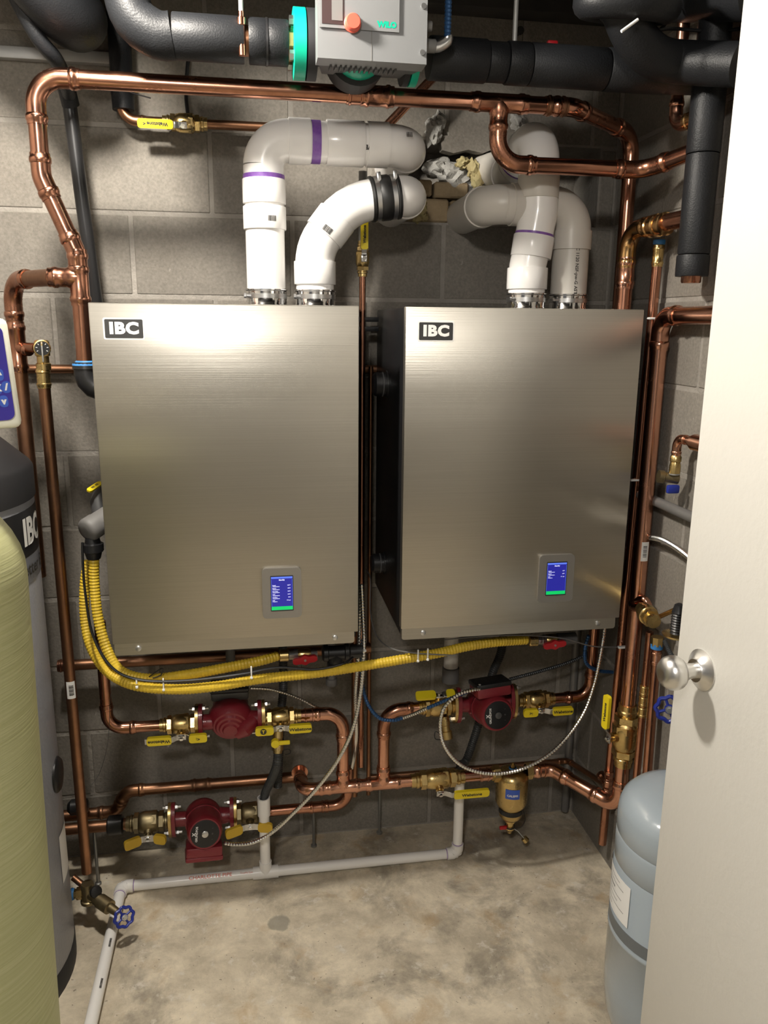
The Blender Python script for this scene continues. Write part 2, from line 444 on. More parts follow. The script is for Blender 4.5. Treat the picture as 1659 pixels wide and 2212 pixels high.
def handle(parent, o, u, n, segs, w=.016, th=.003, grips=(), gm='yellow', words=None, flip=1):
    """lever: strip along polyline segs in the (u,n) plane; grips = index ranges dipped in plastic"""
    u = V(u).normalized(); n = V(n).normalized(); v = n.cross(u)
    pts = [V(o)+u*a+n*b for a, b in segs]
    mb = MB()
    for a, b in zip(pts, pts[1:]):
        t = (b-a).normalized(); nn = t.cross(v).normalized()
        mb.box((a+b)/2, ((b-a).length+th, w*.8, th), (t, v, nn), .0006, 1)
    hd = obj('handle', mb, 'zinc', parent)
    for gi, (a0, b0) in enumerate(grips):
        a = V(o)+u*a0[0]+n*a0[1]; b = V(o)+u*b0[0]+n*b0[1]
        t = (b-a).normalized(); nn = t.cross(v)
        if nn.dot(n) < 0: nn = -nn
        vv = nn.cross(t); L = (b-a).length; c = (a+b)/2
        mb = MB(); ol = rrect(L, w*1.15, w*.35, 4)
        mb.prism(ol, c-nn*.0045, t, vv, nn, .009)
        g = obj('grip', mb, gm, hd)
        if words and words[gi]:
            tx = V(u); 
            d = 1 if flip > 0 else -1
            text(words[gi], w*.62, c+nn*.0048, t*d*(1 if t.dot(u) > 0 else -1), nn.cross(t*d*(1 if t.dot(u) > 0 else -1)), 'ink', hd, bold=.0004)
    return hd
def valve_body(parent, p, ax, r, m='brass', L=.085, stem=None):
    """ball valve: hex ends, round middle"""
    ax = V(ax).normalized(); p = V(p)
    mb = MB(); mb.turn(p-ax*L*.30, ax, [(0, r*1.2), (L*.05, r*1.55), (L*.16, r*1.75), (L*.44, r*1.75), (L*.55, r*1.55), (L*.60, r*1.2)], 20)
    mb.turn(p+ax*L*.10, ax, [(0, r*1.80), (L*.12, r*1.80)], 8)
    obj('body', mb, m, parent)
    for sgn in (-1, 1):
        q = p+ax*sgn*L*.28
        mb = MB(); mb.turn(q, ax*sgn, [(0, r*1.62), (L*.12, r*1.62)], 6)
        mb.turn(q+ax*sgn*L*.10, ax*sgn, [(0, r*1.2), (L*.05, r*1.2), (L*.07, r*1.34), (L*.12, r*1.34), (L*.14, r*1.18), (L*.24, r*1.18), (L*.24, r*.95)], 18)
        obj('union_nut', mb, m, parent)
    if stem:
        s = V(stem).normalized()
        obj('stem', MB().turn(p+s*r*1.3, s, [(0, r*.7), (r*.9, r*.7), (r*.9, r*.45), (r*1.5, r*.45)], 12), m, parent)
        e = p+s*r*2.8
        up = ax; vv = s.cross(up)
        mb = MB(); mb.box(e, (.017, .015, .006), (up, vv, s), .001); mb.turn(e+s*.003, s, [(0, .0055), (.005, .0055)], 6)
        obj('stem_nut', mb, 'chrome', parent)
        return e
def cable(name, label, pts, r, m, pitch=.0078, dep=.34, n=10, cat='cable', group=None, rib=True):
    c = catmull(pts, .004)
    if rib:
        q = resample(c, pitch/2); rad = [r*(1 if i % 2 else 1-dep) for i in range(len(q))]
    else: q = resample(c, .012)+[c[-1]]; rad = r
    o = obj(name, MB().sweep(q, rad, n), m, None, angle=14 if rib else 60)
    return tag(o, label, cat, group) if label else o

# ================================================================== THE ROOM
XR, XL, ZC, YF = 1.011, -1.12, 2.50, -4.1
fl = struct(obj('floor', MB().box(((XR+XL)/2+.3, YF/2+.1, -.05), (3.6, 4.6, .1)), 'floor', smooth=False))
struct(obj('ceiling', MB().box(((XR+XL)/2+.3, YF/2+.1, ZC+.05), (3.6, 4.6, .1)), 'ceiling_paint', smooth=False))
struct(obj('wall_left', MB().box((XL-.05, -.85, ZC/2), (.1, 2.0, ZC)), 'mortar', smooth=False))
struct(obj('wall_front', MB().box((.3, YF-.05, ZC/2), (3.6, .1, ZC)), 'hall_paint', smooth=False))  # unseen hall wall, put in so the steel fronts have something to reflect
ROW = .203; MJ = .010
HX0, HX1 = .372, .965          # broken-out opening for the flue pipes
wb = struct(obj('wall_back', (lambda b: (b.box(((XL+XR)/2, .105, ROW*9/2), (XR-XL+.2, .2, ROW*9)),
    b.box(((XL+XR)/2, .105, (ROW*10+ZC)/2), (XR-XL+.2, .2, ZC-ROW*10)),
    b.box(((XL-.1+HX0)/2, .105, ROW*9.5), (HX0-XL+.1, .2, ROW)), b.box(((XR+.1+HX1)/2, .105, ROW*9.5), (XR+.1-HX1, .2, ROW)),
    b.box(((HX0+HX1)/2, .19, ROW*9.5), (HX1-HX0, .03, ROW)))[0])(MB()), 'mortar', smooth=False))
wr = struct(obj('wall_right', MB().box((XR+.105, -.9, ZC/2), (.2, 2.0, ZC)), 'mortar', smooth=False))
blk = {}
def block(parent, x0, x1, z, h, side):
    L = x1-x0-MJ
    key = (round(L, 3), round(h, 3), side)
    if key not in blk:
        mb = MB(); mb.box((0, 0, 0), (L, .03, h-MJ) if side == 'b' else (.03, L, h-MJ), None, .0025, 1)
        me = bpy.data.meshes.new('block'); me.from_pydata(mb.v, [], mb.f); me.materials.append(MATS['block']); blk[key] = me
    o = bpy.data.objects.new('block', blk[key]); COL.objects.link(o)
    off = random.uniform(.0172, .0190)
    c = V(((x0+x1)/2, off, z+h/2)) if side == 'b' else V((XR+off, (x0+x1)/2, z+h/2))
    place(o, c, parent)
for i in range(13):
    z = i*ROW; h = min(ROW, ZC-z)
    x = -.0763+(0 if i % 2 else .203)-.406*4
    while x < XR:
        a, b = max(x, XL), min(x+.406, XR+.004)
        x += .406
        if b-a < .03: continue
        if i == 9:
            for c, d in ((a, min(b, HX0)), (max(a, HX1), b)):
                if d-c > .03: block(wb, c, d, z, h, 'b')
        else: block(wb, a, b, z, h, 'b')
    y = -.1-(0 if i % 2 else .203)+.406
    while y > -1.6:
        a, b = y-.406, min(y, -.004); y -= .406
        if b-a > .03: block(wr, a, b, z, h, 'r')
# dark beam on top of the back wall and a metal sill strip at the left
zb = P(1000, 34, 0).z
struct(obj('trim_1', MB().box(((.30+XR)/2, -.03, (zb+ZC)/2), (XR-.30, .07, ZC-zb), None, .003), 'wood_dark'))
for k, yj in enumerate((-.60, -1.10, -1.60)):      # unseen joists, added to keep the bulb off the wall top
    struct(obj('trim_%d' % (k+3), MB().box(((XL+XR)/2, yj, (2.275+ZC)/2), (XR-XL, .045, ZC-2.275), None, .002), 'wood_dark'))
zs = P(180, 128, 0).z
struct(obj('trim_2', MB().box(((XL-.262)/2, -.012, zs), (-.262-XL, .024, .026), None, .002), 'lead'))

# --- rubble, bricks and foam round the flue holes
zr = ROW*9
for i, (x0, x1, z0, z1, dy) in enumerate([(.43, .545, .0, .060, .004), (.551, .66, .0, .058, .006), (.44, .50, .066, .108, .010), (.506, .60, .064, .104, .008)]):
    mb = MB(); mb.box(((x0+x1)/2, dy+.035, zr+(z0+z1)/2), (x1-x0, .07, z1-z0), None, .005, 1)
    o = obj('brick', mb, 'brick', wb)
def lump(name, label, blobs, m, cat, seed):
    mb = MB()
    for j, (px, py, d, r, sq) in enumerate(blobs): mb.blob(P(px, py, d), (r, r*.8, r*sq), 3, .5, 2.2, seed+j)
    return tag(obj(name, mb, m, None), label, cat)
lump('plaster_lump', 'pale crumbling plaster lump packed between the two flue openings', [(985, 385, -.045, .052, .65), (1025, 400, -.05, .045, .7), (950, 365, -.05, .04, .6)], 'plaster', 'plaster', 3)
lump('mortar_clump', 'white crumbly mortar clump on the edge of the broken block', [(938, 285, .004, .022, 1.5), (948, 262, .004, .018, 1.2), (930, 268, .006, .014, 1)], 'plaster', 'mortar', 9)
lump('mortar_clump', 'rough grey mortar clump above the domed flue elbow', [(1118, 262, .004, .018, 1.1), (1128, 278, .005, .016, 1), (1112, 250, .004, .012, 1)], 'plaster', 'mortar', 19)
lump('spray_foam', 'yellow expanding foam bead running down beside the right flue pipes', [(1000, 352, .004, .018, .8), (1022, 366, .008, .018, 1.3), (1030, 390, .012, .017, 1.3), (1036, 415, .012, .018, 1), (1020, 440, .012, .02, .9), (1008, 462, .010, .022, 1), (1030, 470, .008, .016, .7)], 'spray_foam', 'foam', 30)
lump('spray_foam', 'brownish foam bead beside the rubber-coupled flue elbow', [(905, 425, .004, .014, 1.2), (910, 450, .004, .016, 1.2), (902, 472, .004, .014, .8), (918, 470, .004, .010, 1)], 'spray_foam', 'foam', 50)
mb = MB(); q0, q1 = P(955, 325, 0), P(1060, 325, 0)
ol = [(0, 0), (.03, -.006), (.07, .004), (.11, -.003), (q1.x-q0.x, .006), (q1.x-q0.x, ROW*10-q0.z+.012), (0, ROW*10-q0.z+.012), (-.008, .03)]
obj('broken_block', mb.prism(ol, V((q0.x, .03, q0.z)), EX, EZ, -EY, .034), 'block', wb)

# ================================================================== BOILERS
BD, BBK = .45, .034
def boiler(x0, x1, label, rows, capside):
    zt, zl, zb_ = 1.599, .853, .828
    r = thing('boiler', label, 'boiler', ((x0+x1)/2, -(BD+BBK)/2, zb_))
    w_ = x1-x0
    obj('casing', MB().box(((x0+x1)/2, -(BBK+BD-.022)/2, (zt+zb_)/2), (w_-.006, BD-.022-BBK, zt-zb_-.004), None, .004), 'black', r)
    cv = obj('front_cover', MB().box(((x0+x1)/2, -BD+.011, (zt+zl)/2), (w_, .022, zt-zl), None, .0025, 2), 'stainless', r)
    lp = obj('lower_lip', MB().prism(rrect(w_-.012, zl-zb_+.006, .006, 3), V(((x0+x1)/2-.003, -BD+.022, (zl+zb_)/2)), EX, EZ, -EY, .019), 'stainless', r)
    for sx in (x0+.055, x1-.055):
        obj('screw', MB().turn((sx, -BD+.004, zb_+.013), -EY, [(0, .0065), (.004, .0065), (.0055, .004)], 12), 'zinc', lp)
    for k in range(5):
        obj('screw', MB().turn((x0+.05+k*(w_-.1)/4, -BD+.06, zt-.003), EZ, [(0, .005), (.003, .005), (.005, .002)], 8), 'zinc', r)
    # badge
    bc = V((x0+.068, -BD, zt-.052)); bw, bh = .082, .044
    bd = obj('badge', MB().prism(rrect(bw, bh, .004), bc, EX, EZ, -EY, .0014), 'white', r)
    obj('badge_field', MB().prism(rrect(bw-.006, bh-.006, .0025), bc-EY*.0013, EX, EZ, -EY, .0006), 'ink', bd)
    text('IBC', .0315, bc-EY*.0020, EX, EZ, 'white', bd, bold=.0017, sx=1.15, space=1.10)
    # display
    s = V((.064, -BD, .960)) if capside == 'l' else V((.723, -BD, .966))
    bz = obj('display_bezel', MB().prism(rrect(.089, .120, .010), s+EY*.001, EX, EZ, -EY, .0085), 'bezel', r)
    obj('screen_frame', MB().prism(rrect(.052, .085, .001, 1), s-EY*.0074, EX, EZ, -EY, .0006), 'ink', bz)
    y = s-EY*.0080
    obj('screen', MB().prism(rrect(.0485, .080, .0005, 1), y, EX, EZ, -EY, .0004), 'screen_blue', bz)
    obj('screen_bar', MB().prism(rrect(.0485, .0042, .0003, 1), y+EZ*.0378-EY*.0003, EX, EZ, -EY, .0003), 'screen_bar', bz)
    obj('screen_bar', MB().prism(rrect(.0485, .0085, .0003, 1), y-EZ*.0355-EY*.0003, EX, EZ, -EY, .0003), 'screen_green', bz)
    for sx in (-.0239, .0239): obj('screen_edge', MB().prism(rrect(.0006, .068, .0001, 1), y+EX*sx-EY*.0003, EX, EZ, -EY, .0003), 'screen_bar', bz)
    y = y-EY*.0006
    text('Standby', .0042, y+EZ*.0325, EX, EZ, 'screen_text', bz, bold=.0002)
    z = .0185
    for a, b in rows:
        text(a+'\nTemperature' if a != 'Inlet' else 'Inlet\nPressure', .0030, y+EZ*z-EX*.0215, EX, EZ, 'screen_text', bz, align='LEFT', bold=.0001)
        text(b, .0030, y+EZ*(z+.001)+EX*.0195, EX, EZ, 'screen_text', bz, align='RIGHT', bold=.0001)
        z -= .0072
    return r
bl = boiler(-.316, .2412, 'stainless front boiler with the six-line screen, hung behind the grey buffer tank', [('Supply', '202°F'), ('Return', '198°F'), ('Secondary', '102°F'), ('Tank', '120°F'), ('Outdoor', '70°F'), ('Inlet', '17.0 psi')], 'l')
br = boiler(.3435, .8985, 'stainless front boiler with the three-line screen and black side caps, by the copper risers', [('Supply', '70°F'), ('Return', '68°F'), ('Inlet', '17.1 psi')], 'r')
for px, py, rr in ((826, 830, .030), (820, 1216, .026)):
    q = PX(px+10, py, .3465); q.x = .3462
    cp = obj('side_cap', MB().turn(q, -EX, [(0, rr*1.15), (.004, rr*1.15), (.004, rr), (.030, rr), (.036, rr*.8), (.036, rr*.5)], 20), 'black', br)
    ring(cp, q-EX*.012, EX, rr*1.04, .004, 'dark_grey', 'cap_bead')
zq = P(795, 697, .09).z
o = thing('wall_bracket', 'black steel hanging rail bridging the gap between the two boilers', 'bracket', (.292, -.09, zq-.02))
obj('rail', MB().box((.292, -.09, zq+.008), (.096, .03, .012), None, .001), 'black', o)
obj('rail', MB().box((.292, -.09, zq-.016), (.096, .03, .012), None, .001), 'black', o)
obj('bolt', MB().turn((.262, -.106, zq-.004), EX, [(0, .005), (.018, .005)], 8), 'zinc', o)

# ================================================================== FLUE PIPES (white PVC)
RP = .0445
def flue(name, label): 
    return lambda loc: thing(name, label, 'flue pipe', loc)
def pv_arc(parent, s, d1, e_dir, R, ang, name='elbow', r=RP, sock=(.03, .03), m='pvc'):
    """elbow starting at s heading d1, turning toward e_dir by ang; returns end point and heading"""
    d1 = V(d1).normalized(); e = V(e_dir); e = (e-d1*e.dot(d1)).normalized()
    cen = s+e*R; pts = []; rad = []
    if sock[0]:
        L = sock[0]; pts += [s-d1*L, s-d1*(L-.0004), s-d1*.0008, s-d1*.0004]; rad += [r*.97, r*1.10, r*1.10, r*1.03]
    n = max(5, int(12*ang/1.57))
    for i in range(n+1):
        a = ang*i/n; pts.append(cen-e*R*math.cos(a)+d1*R*math.sin(a)); rad.append(r*1.03)
    h = (d1*math.cos(ang)+e*math.sin(ang)).normalized(); q = pts[-1]
    if sock[1]:
        L = sock[1]; pts += [q+h*.0004, q+h*.0008, q+h*(L-.0004), q+h*L]; rad += [r*1.03, r*1.10, r*1.10, r*.97]; q = q+h*L
    obj(name, MB().sweep(pts, rad, 28), m, parent); return q, h
def pv_pipe(parent, a, b, r=RP, m='pvc', name='pipe'): return obj(name, MB().sweep([a, b], r, 28), m, parent)
def pv_coup(parent, p, ax, L=.045, r=RP, m='pvc'):
    ax = V(ax).normalized()
    return obj('coupling', MB().turn(p-ax*L/2, ax, [(0, r), (0, r*1.085), (.0012, r*1.10), (L-.0012, r*1.10), (L, r*1.085), (L, r)], 28), m, parent)
def collar(parent, p):
    """polished clamp collar on the boiler top"""
    c = obj('flue_collar', MB().turn(p, EZ, [(0, .048), (.004, .048), (.006, .0465), (.034, .0465), (.036, .049), (.038, .049), (.040, .0455)], 28), 'chrome', parent)
    obj('clamp_band', MB().turn(p+EZ*.018, EZ, [(0, .0468), (0, .0478), (.010, .0478), (.010, .0468)], 28), 'zinc', c)
    q = p+V((-.040, -.028, .023))
    obj('clamp_screw', MB().turn(q-EX*.012, EX, [(0, .006), (.005, .006), (.006, .0035), (.028, .0035)], 8), 'zinc', c)
def barcode(parent, o, u, v, wrap, w=.016, h=.009):
    mb = MB(); x = -w/2
    rnd = random.Random(3)
    ap, ax, r = wrap
    while x < w/2:
        t = rnd.choice((.0004, .0008, .0012))
        for dx in (0,):
            vv = []
            for a, b in ((x, -h/2), (x+t, -h/2), (x+t, h/2), (x, h/2)):
                p = V(o)+u*a+v*b; rel = p-ap; c = ax*rel.dot(ax); vv.append(ap+c+(rel-c).normalized()*(r+.0004))
            mb.add(vv, [(0, 1, 2, 3)])
        x += t+rnd.choice((.0005, .0009))
    obj('barcode', mb, 'ink', parent, smooth=False)
def prim(parent, p, ax, t=.008, r=RP): return obj('primer_band', MB().turn(p-V(ax).normalized()*t/2, ax, [(0, r), (0, r*1.035), (t, r*1.035), (t, r)], 28), 'primer', parent)
ZT = 1.599
# V1: tall flue with the long horizontal
d1 = .25
b1 = P(576, 650, d1); b1.z = ZT
f1 = thing('flue_pipe', 'white plastic flue with purple primer rings and the long horizontal run', 'flue pipe', b1)
collar(f1, b1)
zc1, zc2, zk = P(574, 472, d1).z, P(573, 415, d1).z, P(572, 388, d1).z
up = lambda z: V((b1.x, b1.y, z))
pv_pipe(f1, up(ZT+.02), up(zc2))
pv_coup(f1, up(zc1), EZ, .050); cpl = pv_coup(f1, up(zc2), EZ, .052); prim(f1, up(zk+.002), EZ, .014, RP*1.025)
barcode(f1, up(zc1)+V((.016, -.047, -.004)), EX, EZ, (up(0), EZ, RP*1.10), .020, .012)
zh = P(700, 308, d1).z
R1 = .056
pv_pipe(f1, up(zk-.01), up(zh-R1), RP*1.03, name='elbow_spigot')
q, h = pv_arc(f1, up(zh-R1), EZ, EX, R1, math.pi/2, sock=(0, .050))
xe = P(868, 312, d1).x
pv_pipe(f1, q, V((xe-.05, q.y, q.z)))
prim(f1, q+EX*.012, EX, .020)
x = P(745, 308, d1).x; pv_coup(f1, V((x, q.y, q.z)), EX, .085)
text('VE', .014, V((P(790, 340, d1).x, q.y-RP, q.z-.014)), -EX, -EZ, 'ink', f1, bold=.0006, wrap=(V((0, q.y, q.z)), EX, RP, 0))
e0 = V((P(838, 312, d1).x, q.y, q.z))
q2, h2 = pv_arc(f1, e0, EX, EY, .052, math.pi/2, sock=(.050, .02))
barcode(f1, e0+V((.042, -.03, .012)), EX, EZ, (V((0, q.y, q.z)), EX, RP*1.03), .014, .009)
pv_pipe(f1, q2-EY*.01, V((q2.x, .10, q2.z)))
# V2: rubber coupled flue
d2 = .25
b2 = P(681, 650, d2); b2.z = ZT
f2 = thing('flue_pipe', 'white plastic flue bending over to a black rubber clamped coupling', 'flue pipe', b2)
collar(f2, b2)
pv_pipe(f2, b2+EZ*.02, b2+EZ*.075); prim(f2, b2+EZ*.058, EZ, .008)
z = P(680, 590, d2).z; pv_coup(f2, V((b2.x, b2.y, z)), EZ, .052)
s = V((b2.x, b2.y, z+.02))
q, h = pv_arc(f2, s, EZ, EX, .108, math.radians(38), sock=(0, 0), name='bend')
tgt = P(840, 425, d2)
c2 = q+h*.012; pv_coup(f2, c2+h*.012, h, .052)
barcode(f2, c2+h*.012+V((-.012, -.047, -.012)), (EX*.8-EZ*.6).normalized(), (EX*.6+EZ*.8), (c2, h, RP*1.10), .022, .014)
q, h = pv_arc(f2, c2+h*.02, h, EX, .150, math.radians(44), sock=(0, 0), name='bend')
rb = q+h*.018
rc = obj('rubber_coupling', MB().turn(rb-h*.028, h, [(0, RP), (0, RP*1.13), (.006, RP*1.15), (.010, RP*1.07), (.020, RP*1.07), (.024, RP*1.14), (.044, RP*1.14), (.048, RP*1.07), (.058, RP*1.07), (.062, RP*1.15), (.068, RP*1.13), (.068, RP)], 28), 'rubber', f2)
for t in (-.013, .025):
    cl = obj('hose_clamp', MB().turn(rb+h*t-h*.005, h, [(0, RP*1.08), (0, RP*1.115), (.010, RP*1.115), (.010, RP*1.08)], 28), 'zinc', rc)
    obj('clamp_screw', MB().box(rb+h*t-EY*.030+EZ*.043, (.010, .012, .022), (h, EY, h.cross(EY)), .002), 'zinc', cl)
pv_pipe(f2, rb, rb+h*.040)
q2, h2 = pv_arc(f2, rb+h*.030, h, EY, .036, math.pi/2, sock=(0, .02), m='pvc')
pv_pipe(f2, q2-EY*.01, V((q2.x, .10, q2.z)))
# V3: right front flue, domed elbow on top
d3 = .265
b3 = P(1136, 655, d3); b3.z = ZT
f3 = thing('flue_pipe', 'white plastic flue with a crooked riser and domed elbow behind the copper drop', 'flue pipe', b3)
collar(f3, b3)
pv_pipe(f3, b3+EZ*.02, b3+EZ*.07)
k1 = P(1134, 602, d3); k1 = V((b3.x, b3.y, k1.z)); pv_coup(f3, k1, EZ, .050)
k2 = P(1150, 533, d3); k3 = P(1162, 478, d3); k4 = P(1163, 405, d3)
h = (k2-k1).normalized()
obj('bend', MB().sweep(catmull([k1+EZ*.01, k1+EZ*.03, k2, k2+h*.01], .01), RP*1.0, 28), 'pvc', f3)
pv_coup(f3, k2, h, .05); prim(f3, k2+h*.027, h, .008)
obj('bend', MB().sweep(catmull([k2+h*.02, k2+h*.05, k3+EZ*.02, k4], .01), RP*1.02, 28), 'pvc', f3)
pv_coup(f3, k4, EZ, .05, m='pvc_beige')
w3 = V((P(1075, 375, 0).x, .10, P(1075, 375, 0).z))
top = k4+EZ*.055
hd = V((w3.x-top.x, .20, 0)).normalized()
q, h = pv_arc(f3, top, EZ, hd, .052, math.radians(118), sock=(.03, .05), m='pvc')
pv_pipe(f3, q-h*.02, q+h*.03, m='pvc_beige'); prim(f3, q+h*.003, h, .008)
q3, h3 = pv_arc(f3, q+h*.02, h, V((-.2, 1, .7)), .06, math.radians(40), sock=(.0, .03), m='pvc_beige')
pv_pipe(f3, q3-h3*.02, q3+h3*.16, m='pvc_beige')
# V4: rear right flue
d4 = .24
b4 = P(1226, 655, d4); b4.z = ZT
f4 = thing('flue_pipe', 'cream plastic flue with printed lettering turning left behind the crooked flue', 'flue pipe', b4)
collar(f4, b4)
zs4 = P(1231, 510, d4).z; up4 = lambda z: V((b4.x, b4.y, z))
pv_pipe(f4, up4(ZT+.02), up4(zs4), m='pvc_beige')
text('PVC 1120 NSF-pw-G ASTM D', .0115, up4((ZT+.03+zs4-.03)/2)+V((0, -RP, 0)), -EZ, EX, 'ink', f4, wrap=(up4(0), EZ, RP, 0), bold=.0002)
q, h = pv_arc(f4, up4(zs4+.012), EZ, -EX, .056, math.pi/2, sock=(.045, 0), m='pvc_beige')
xl4 = P(1085, 440, d4).x
pv_pipe(f4, q, V((xl4, q.y, q.z)), m='pvc_beige')
q, h = pv_arc(f4, V((xl4+.02, q.y, q.z)), -EX, EY, .052, math.pi/2, sock=(.03, .03), m='pvc_beige')
pv_pipe(f4, q-EY*.01, V((q.x, .10, q.z)), m='pvc_beige')

# ================================================================== COPPER
RA = .0178; DT = .38
x0 = P(178, 700, DT).x
rt = thing('copper_supply_loop', 'thick copper supply loop crossing above both boilers with bends at each end', 'copper pipe', (x0, -DT, 1.45))
zA, zB = P(180, 786, DT).z, P(166, 548, DT).z
pA = V((x0, -DT, zA)); pB = V((x0, -DT, zB)); pC = P(90, 382, DT); pD = P(80, 166, DT)
zL = pD.z
pE = P(1238, 238, DT); pE.z = zL; pF = PX(1371, 288, .946); pF.y = -.22
rL = V((pF.x, pF.y, .86))
run(rt, [pA, pB, pC, V((pC.x, -DT, zL)), pE, pF, rL], RA, 'copper')
zt3 = P(164, 600, DT).z
tee(rt, V((x0, -DT, zt3)), EZ, -EX, RA, 'copper')
coupling(rt, V((P(768, 208, DT).x, -DT, zL)), EX, RA, 'copper', .040); coupling(rt, V((P(815, 212, DT).x, -DT, zL)), EX, RA, 'copper', .070, k=1.06)
xt = P(1078, 238, DT).x
tee(rt, V((xt, -DT, zL)), EX, -EZ, RA, 'copper', L=.13)
coupling(rt, V((P(1200, 236, DT).x, -DT, zL)), EX, RA, 'copper_old', .05, 'reducer')
# drop from the loop to the insulated riser
zc = P(1100, 355, DT).z
RISX, RISY = .957, -PX(1512, 400, .957).y
o = thing('copper_drop', 'copper branch dropping from the supply loop in front of the domed flue', 'copper pipe', (xt, -DT, zc))
pj = P(1392, 352, DT); pj.z = zc
run(o, [V((xt, -DT, zL-.045)), V((xt, -DT, zc)), pj, V((RISX, -RISY+.02, zc+.02))], RA, 'copper')
x = P(1150, 355, DT).x
# left branch
R3X = P(27, 640, .22)
o = thing('copper_branch', 'copper branch tube beside the softener head running down behind the buffer tank', 'copper pipe', (R3X.x, R3X.y, 1.0))
zt2 = P(110, 600, .33).z
run(o, [V((x0-.05, -DT, zt3)), V((R3X.x, R3X.y, zt3)), V((R3X.x, R3X.y, .95))], RA, 'copper_old', 'copper')
zv = P(45, 750, .22).z
tee(o, V((R3X.x, R3X.y, zv)), EZ, (P(92, 765, .28)-V((R3X.x, R3X.y, zv))), RA, 'copper', rb=.0115, Lb=.045)
# balancing valve + long thin tube down to the tank drain
vb = P(92, 765, .28); vb.z = zv
o = thing('balancing_valve', 'small round black-faced valve with a steel lever beside the softener head', 'valve', vb)
br0 = V((R3X.x, R3X.y, zv)); ax = (vb-br0).normalized()
obj('tube', MB().sweep([br0+ax*.035, vb-ax*.02], .0115, 14), 'copper', o)
obj('body', MB().turn(vb+EZ*.018, -EZ, [(0, .012), (.004, .016), (.034, .016), (.036, .013), (.050, .013), (.052, .016), (.066, .016)], 16), 'brass', o)
face = (CAM-vb); face.z *= .2; face.normalize()
dl = obj('dial', MB().turn(vb-face*.008, face, [(0, .016), (.010, .0185), (.022, .0185), (.023, .016)], 24), 'brass', o)
obj('dial_face', MB().turn(vb+face*.0145, face, [(0, .0158), (.0012, .0158)], 24), 'black', dl)
fu = EZ.cross(face).normalized()
obj('lever', MB().box(vb+face*.019-EZ*.012, (.004, .003, .036), (fu, face, EZ), .0008, 1), 'zinc', dl)
for k in range(7):
    a_ = math.radians(-30+40*k); obj('scale_mark', MB().box(vb+face*.0160+(fu*math.cos(a_)+EZ*math.sin(a_))*.0115, (.0035, .001, .001), ((fu*math.cos(a_)+EZ*math.sin(a_)), face, face.cross(fu*math.cos(a_)+EZ*math.sin(a_))), 0), 'label', dl)
o = thing('copper_drain_tube', 'long thin copper tube dropping past the buffer tank to the drain valve', 'copper pipe', V((-.455, -.285, .12)))
t0 = P(93, 805, .28); t1 = P(188, 1884, .285)
obj('pipe', MB().sweep([t0, t1], .0132, 16), 'copper_old', o)
tdir = (t1-t0).normalized(); coupling(o, t0+tdir*.012, tdir, .0132, 'brass', .045, 'press_adapter')
p = t0+(t1-t0)*((P(150, 1487, .283)-t0).length/(t1-t0).length)
fd = (CAM-p); fd = (fd-tdir*fd.dot(tdir)).normalized()
text('|||||| E', .016, p+fd*.0132, -tdir if tdir.z > 0 else tdir, fd.cross(-tdir if tdir.z > 0 else tdir)*-1, 'ink', o, wrap=(p, tdir, .0138, 0), lift=.0005) if False else None
def sticker(parent, p, ax, r, L, fd, wid=1.6, m='label'):
    ax = V(ax).normalized(); e1 = (fd-ax*fd.dot(ax)).normalized(); e2 = ax.cross(e1); mb = MB(); vv = []; n = 8
    for i in range(n+1):
        a = -wid/2+wid*i/n
        for s_ in (-.5, .5): vv.append(p+ax*L*s_+(e1*math.cos(a)+e2*math.sin(a))*(r+.0004))
    ff = [(2*i, 2*i+1, 2*i+3, 2*i+2) for i in range(n)]
    s_ = obj('sticker', mb.add(vv, ff), m, parent)
    mb = MB()
    for k in range(9):
        t = (k-4)*L*.07
        vv = []
        for i in range(5):
            a = -wid*.28+wid*.5*i/4
            for q_ in (-.0006-.0004*(k % 3), .0006): vv.append(p+ax*(t+q_)+(e1*math.cos(a)+e2*math.sin(a))*(r+.0008))
        mb.add(vv, [(2*i, 2*i+1, 2*i+3, 2*i+2) for i in range(4)])
    obj('barcode', mb, 'ink', s_)
sticker(o, p, tdir, .0132, .045, fd)
# black iron elbow feeding the boiler
o = thing('iron_elbow', 'black cast iron elbow with blue sealing tape under the left copper riser', 'pipe elbow', (x0, -DT, zA-.06))
pts = [V((x0, -DT, zA+.004)), V((x0, -DT, zA-.010)), V((x0, -DT, zA-.011)), V((x0, -DT, zA-.022)), V((x0+.004, -DT, zA-.036)), V((x0+.014, -DT, zA-.048)), V((x0+.030, -DT, zA-.054))]
obj('body', MB().sweep(pts, [.026, .0275, .025, .0255, .0255, .0255, .025], 20), 'black', o)
obj('tape', MB().turn((x0, -DT, zA-.003), EZ, [(0, .0275), (.004, .0265), (.008, .020), (.010, .018)], 20), 'blue_tape', o)
# thin tube running behind both boilers
zq = P(125, 797, .015).z
tag(obj('copper_tube', MB().sweep([V((XL+.01, -.0155, zq)), V((XR-.01, -.0155, zq))], .0112, 14), 'copper_old'), 'thin dark copper tube fixed along the block wall behind both boilers', 'copper pipe')
# horizontal tube below the left boiler
zq = P(170, 1436, .06).z
o = thing('copper_header', 'dark copper header tube low behind the yellow hoses', 'copper pipe', (-.1, -.06, zq))
run(o, [V((P(128, 1436, .06).x, -.06, zq)), V((P(800, 1400, .06).x, -.06, zq))], .0150, 'copper_old')
coupling(o, V((P(132, 1436, .06).x+.012, -.06, zq)), EX, .015, 'copper', .04, 'cap')
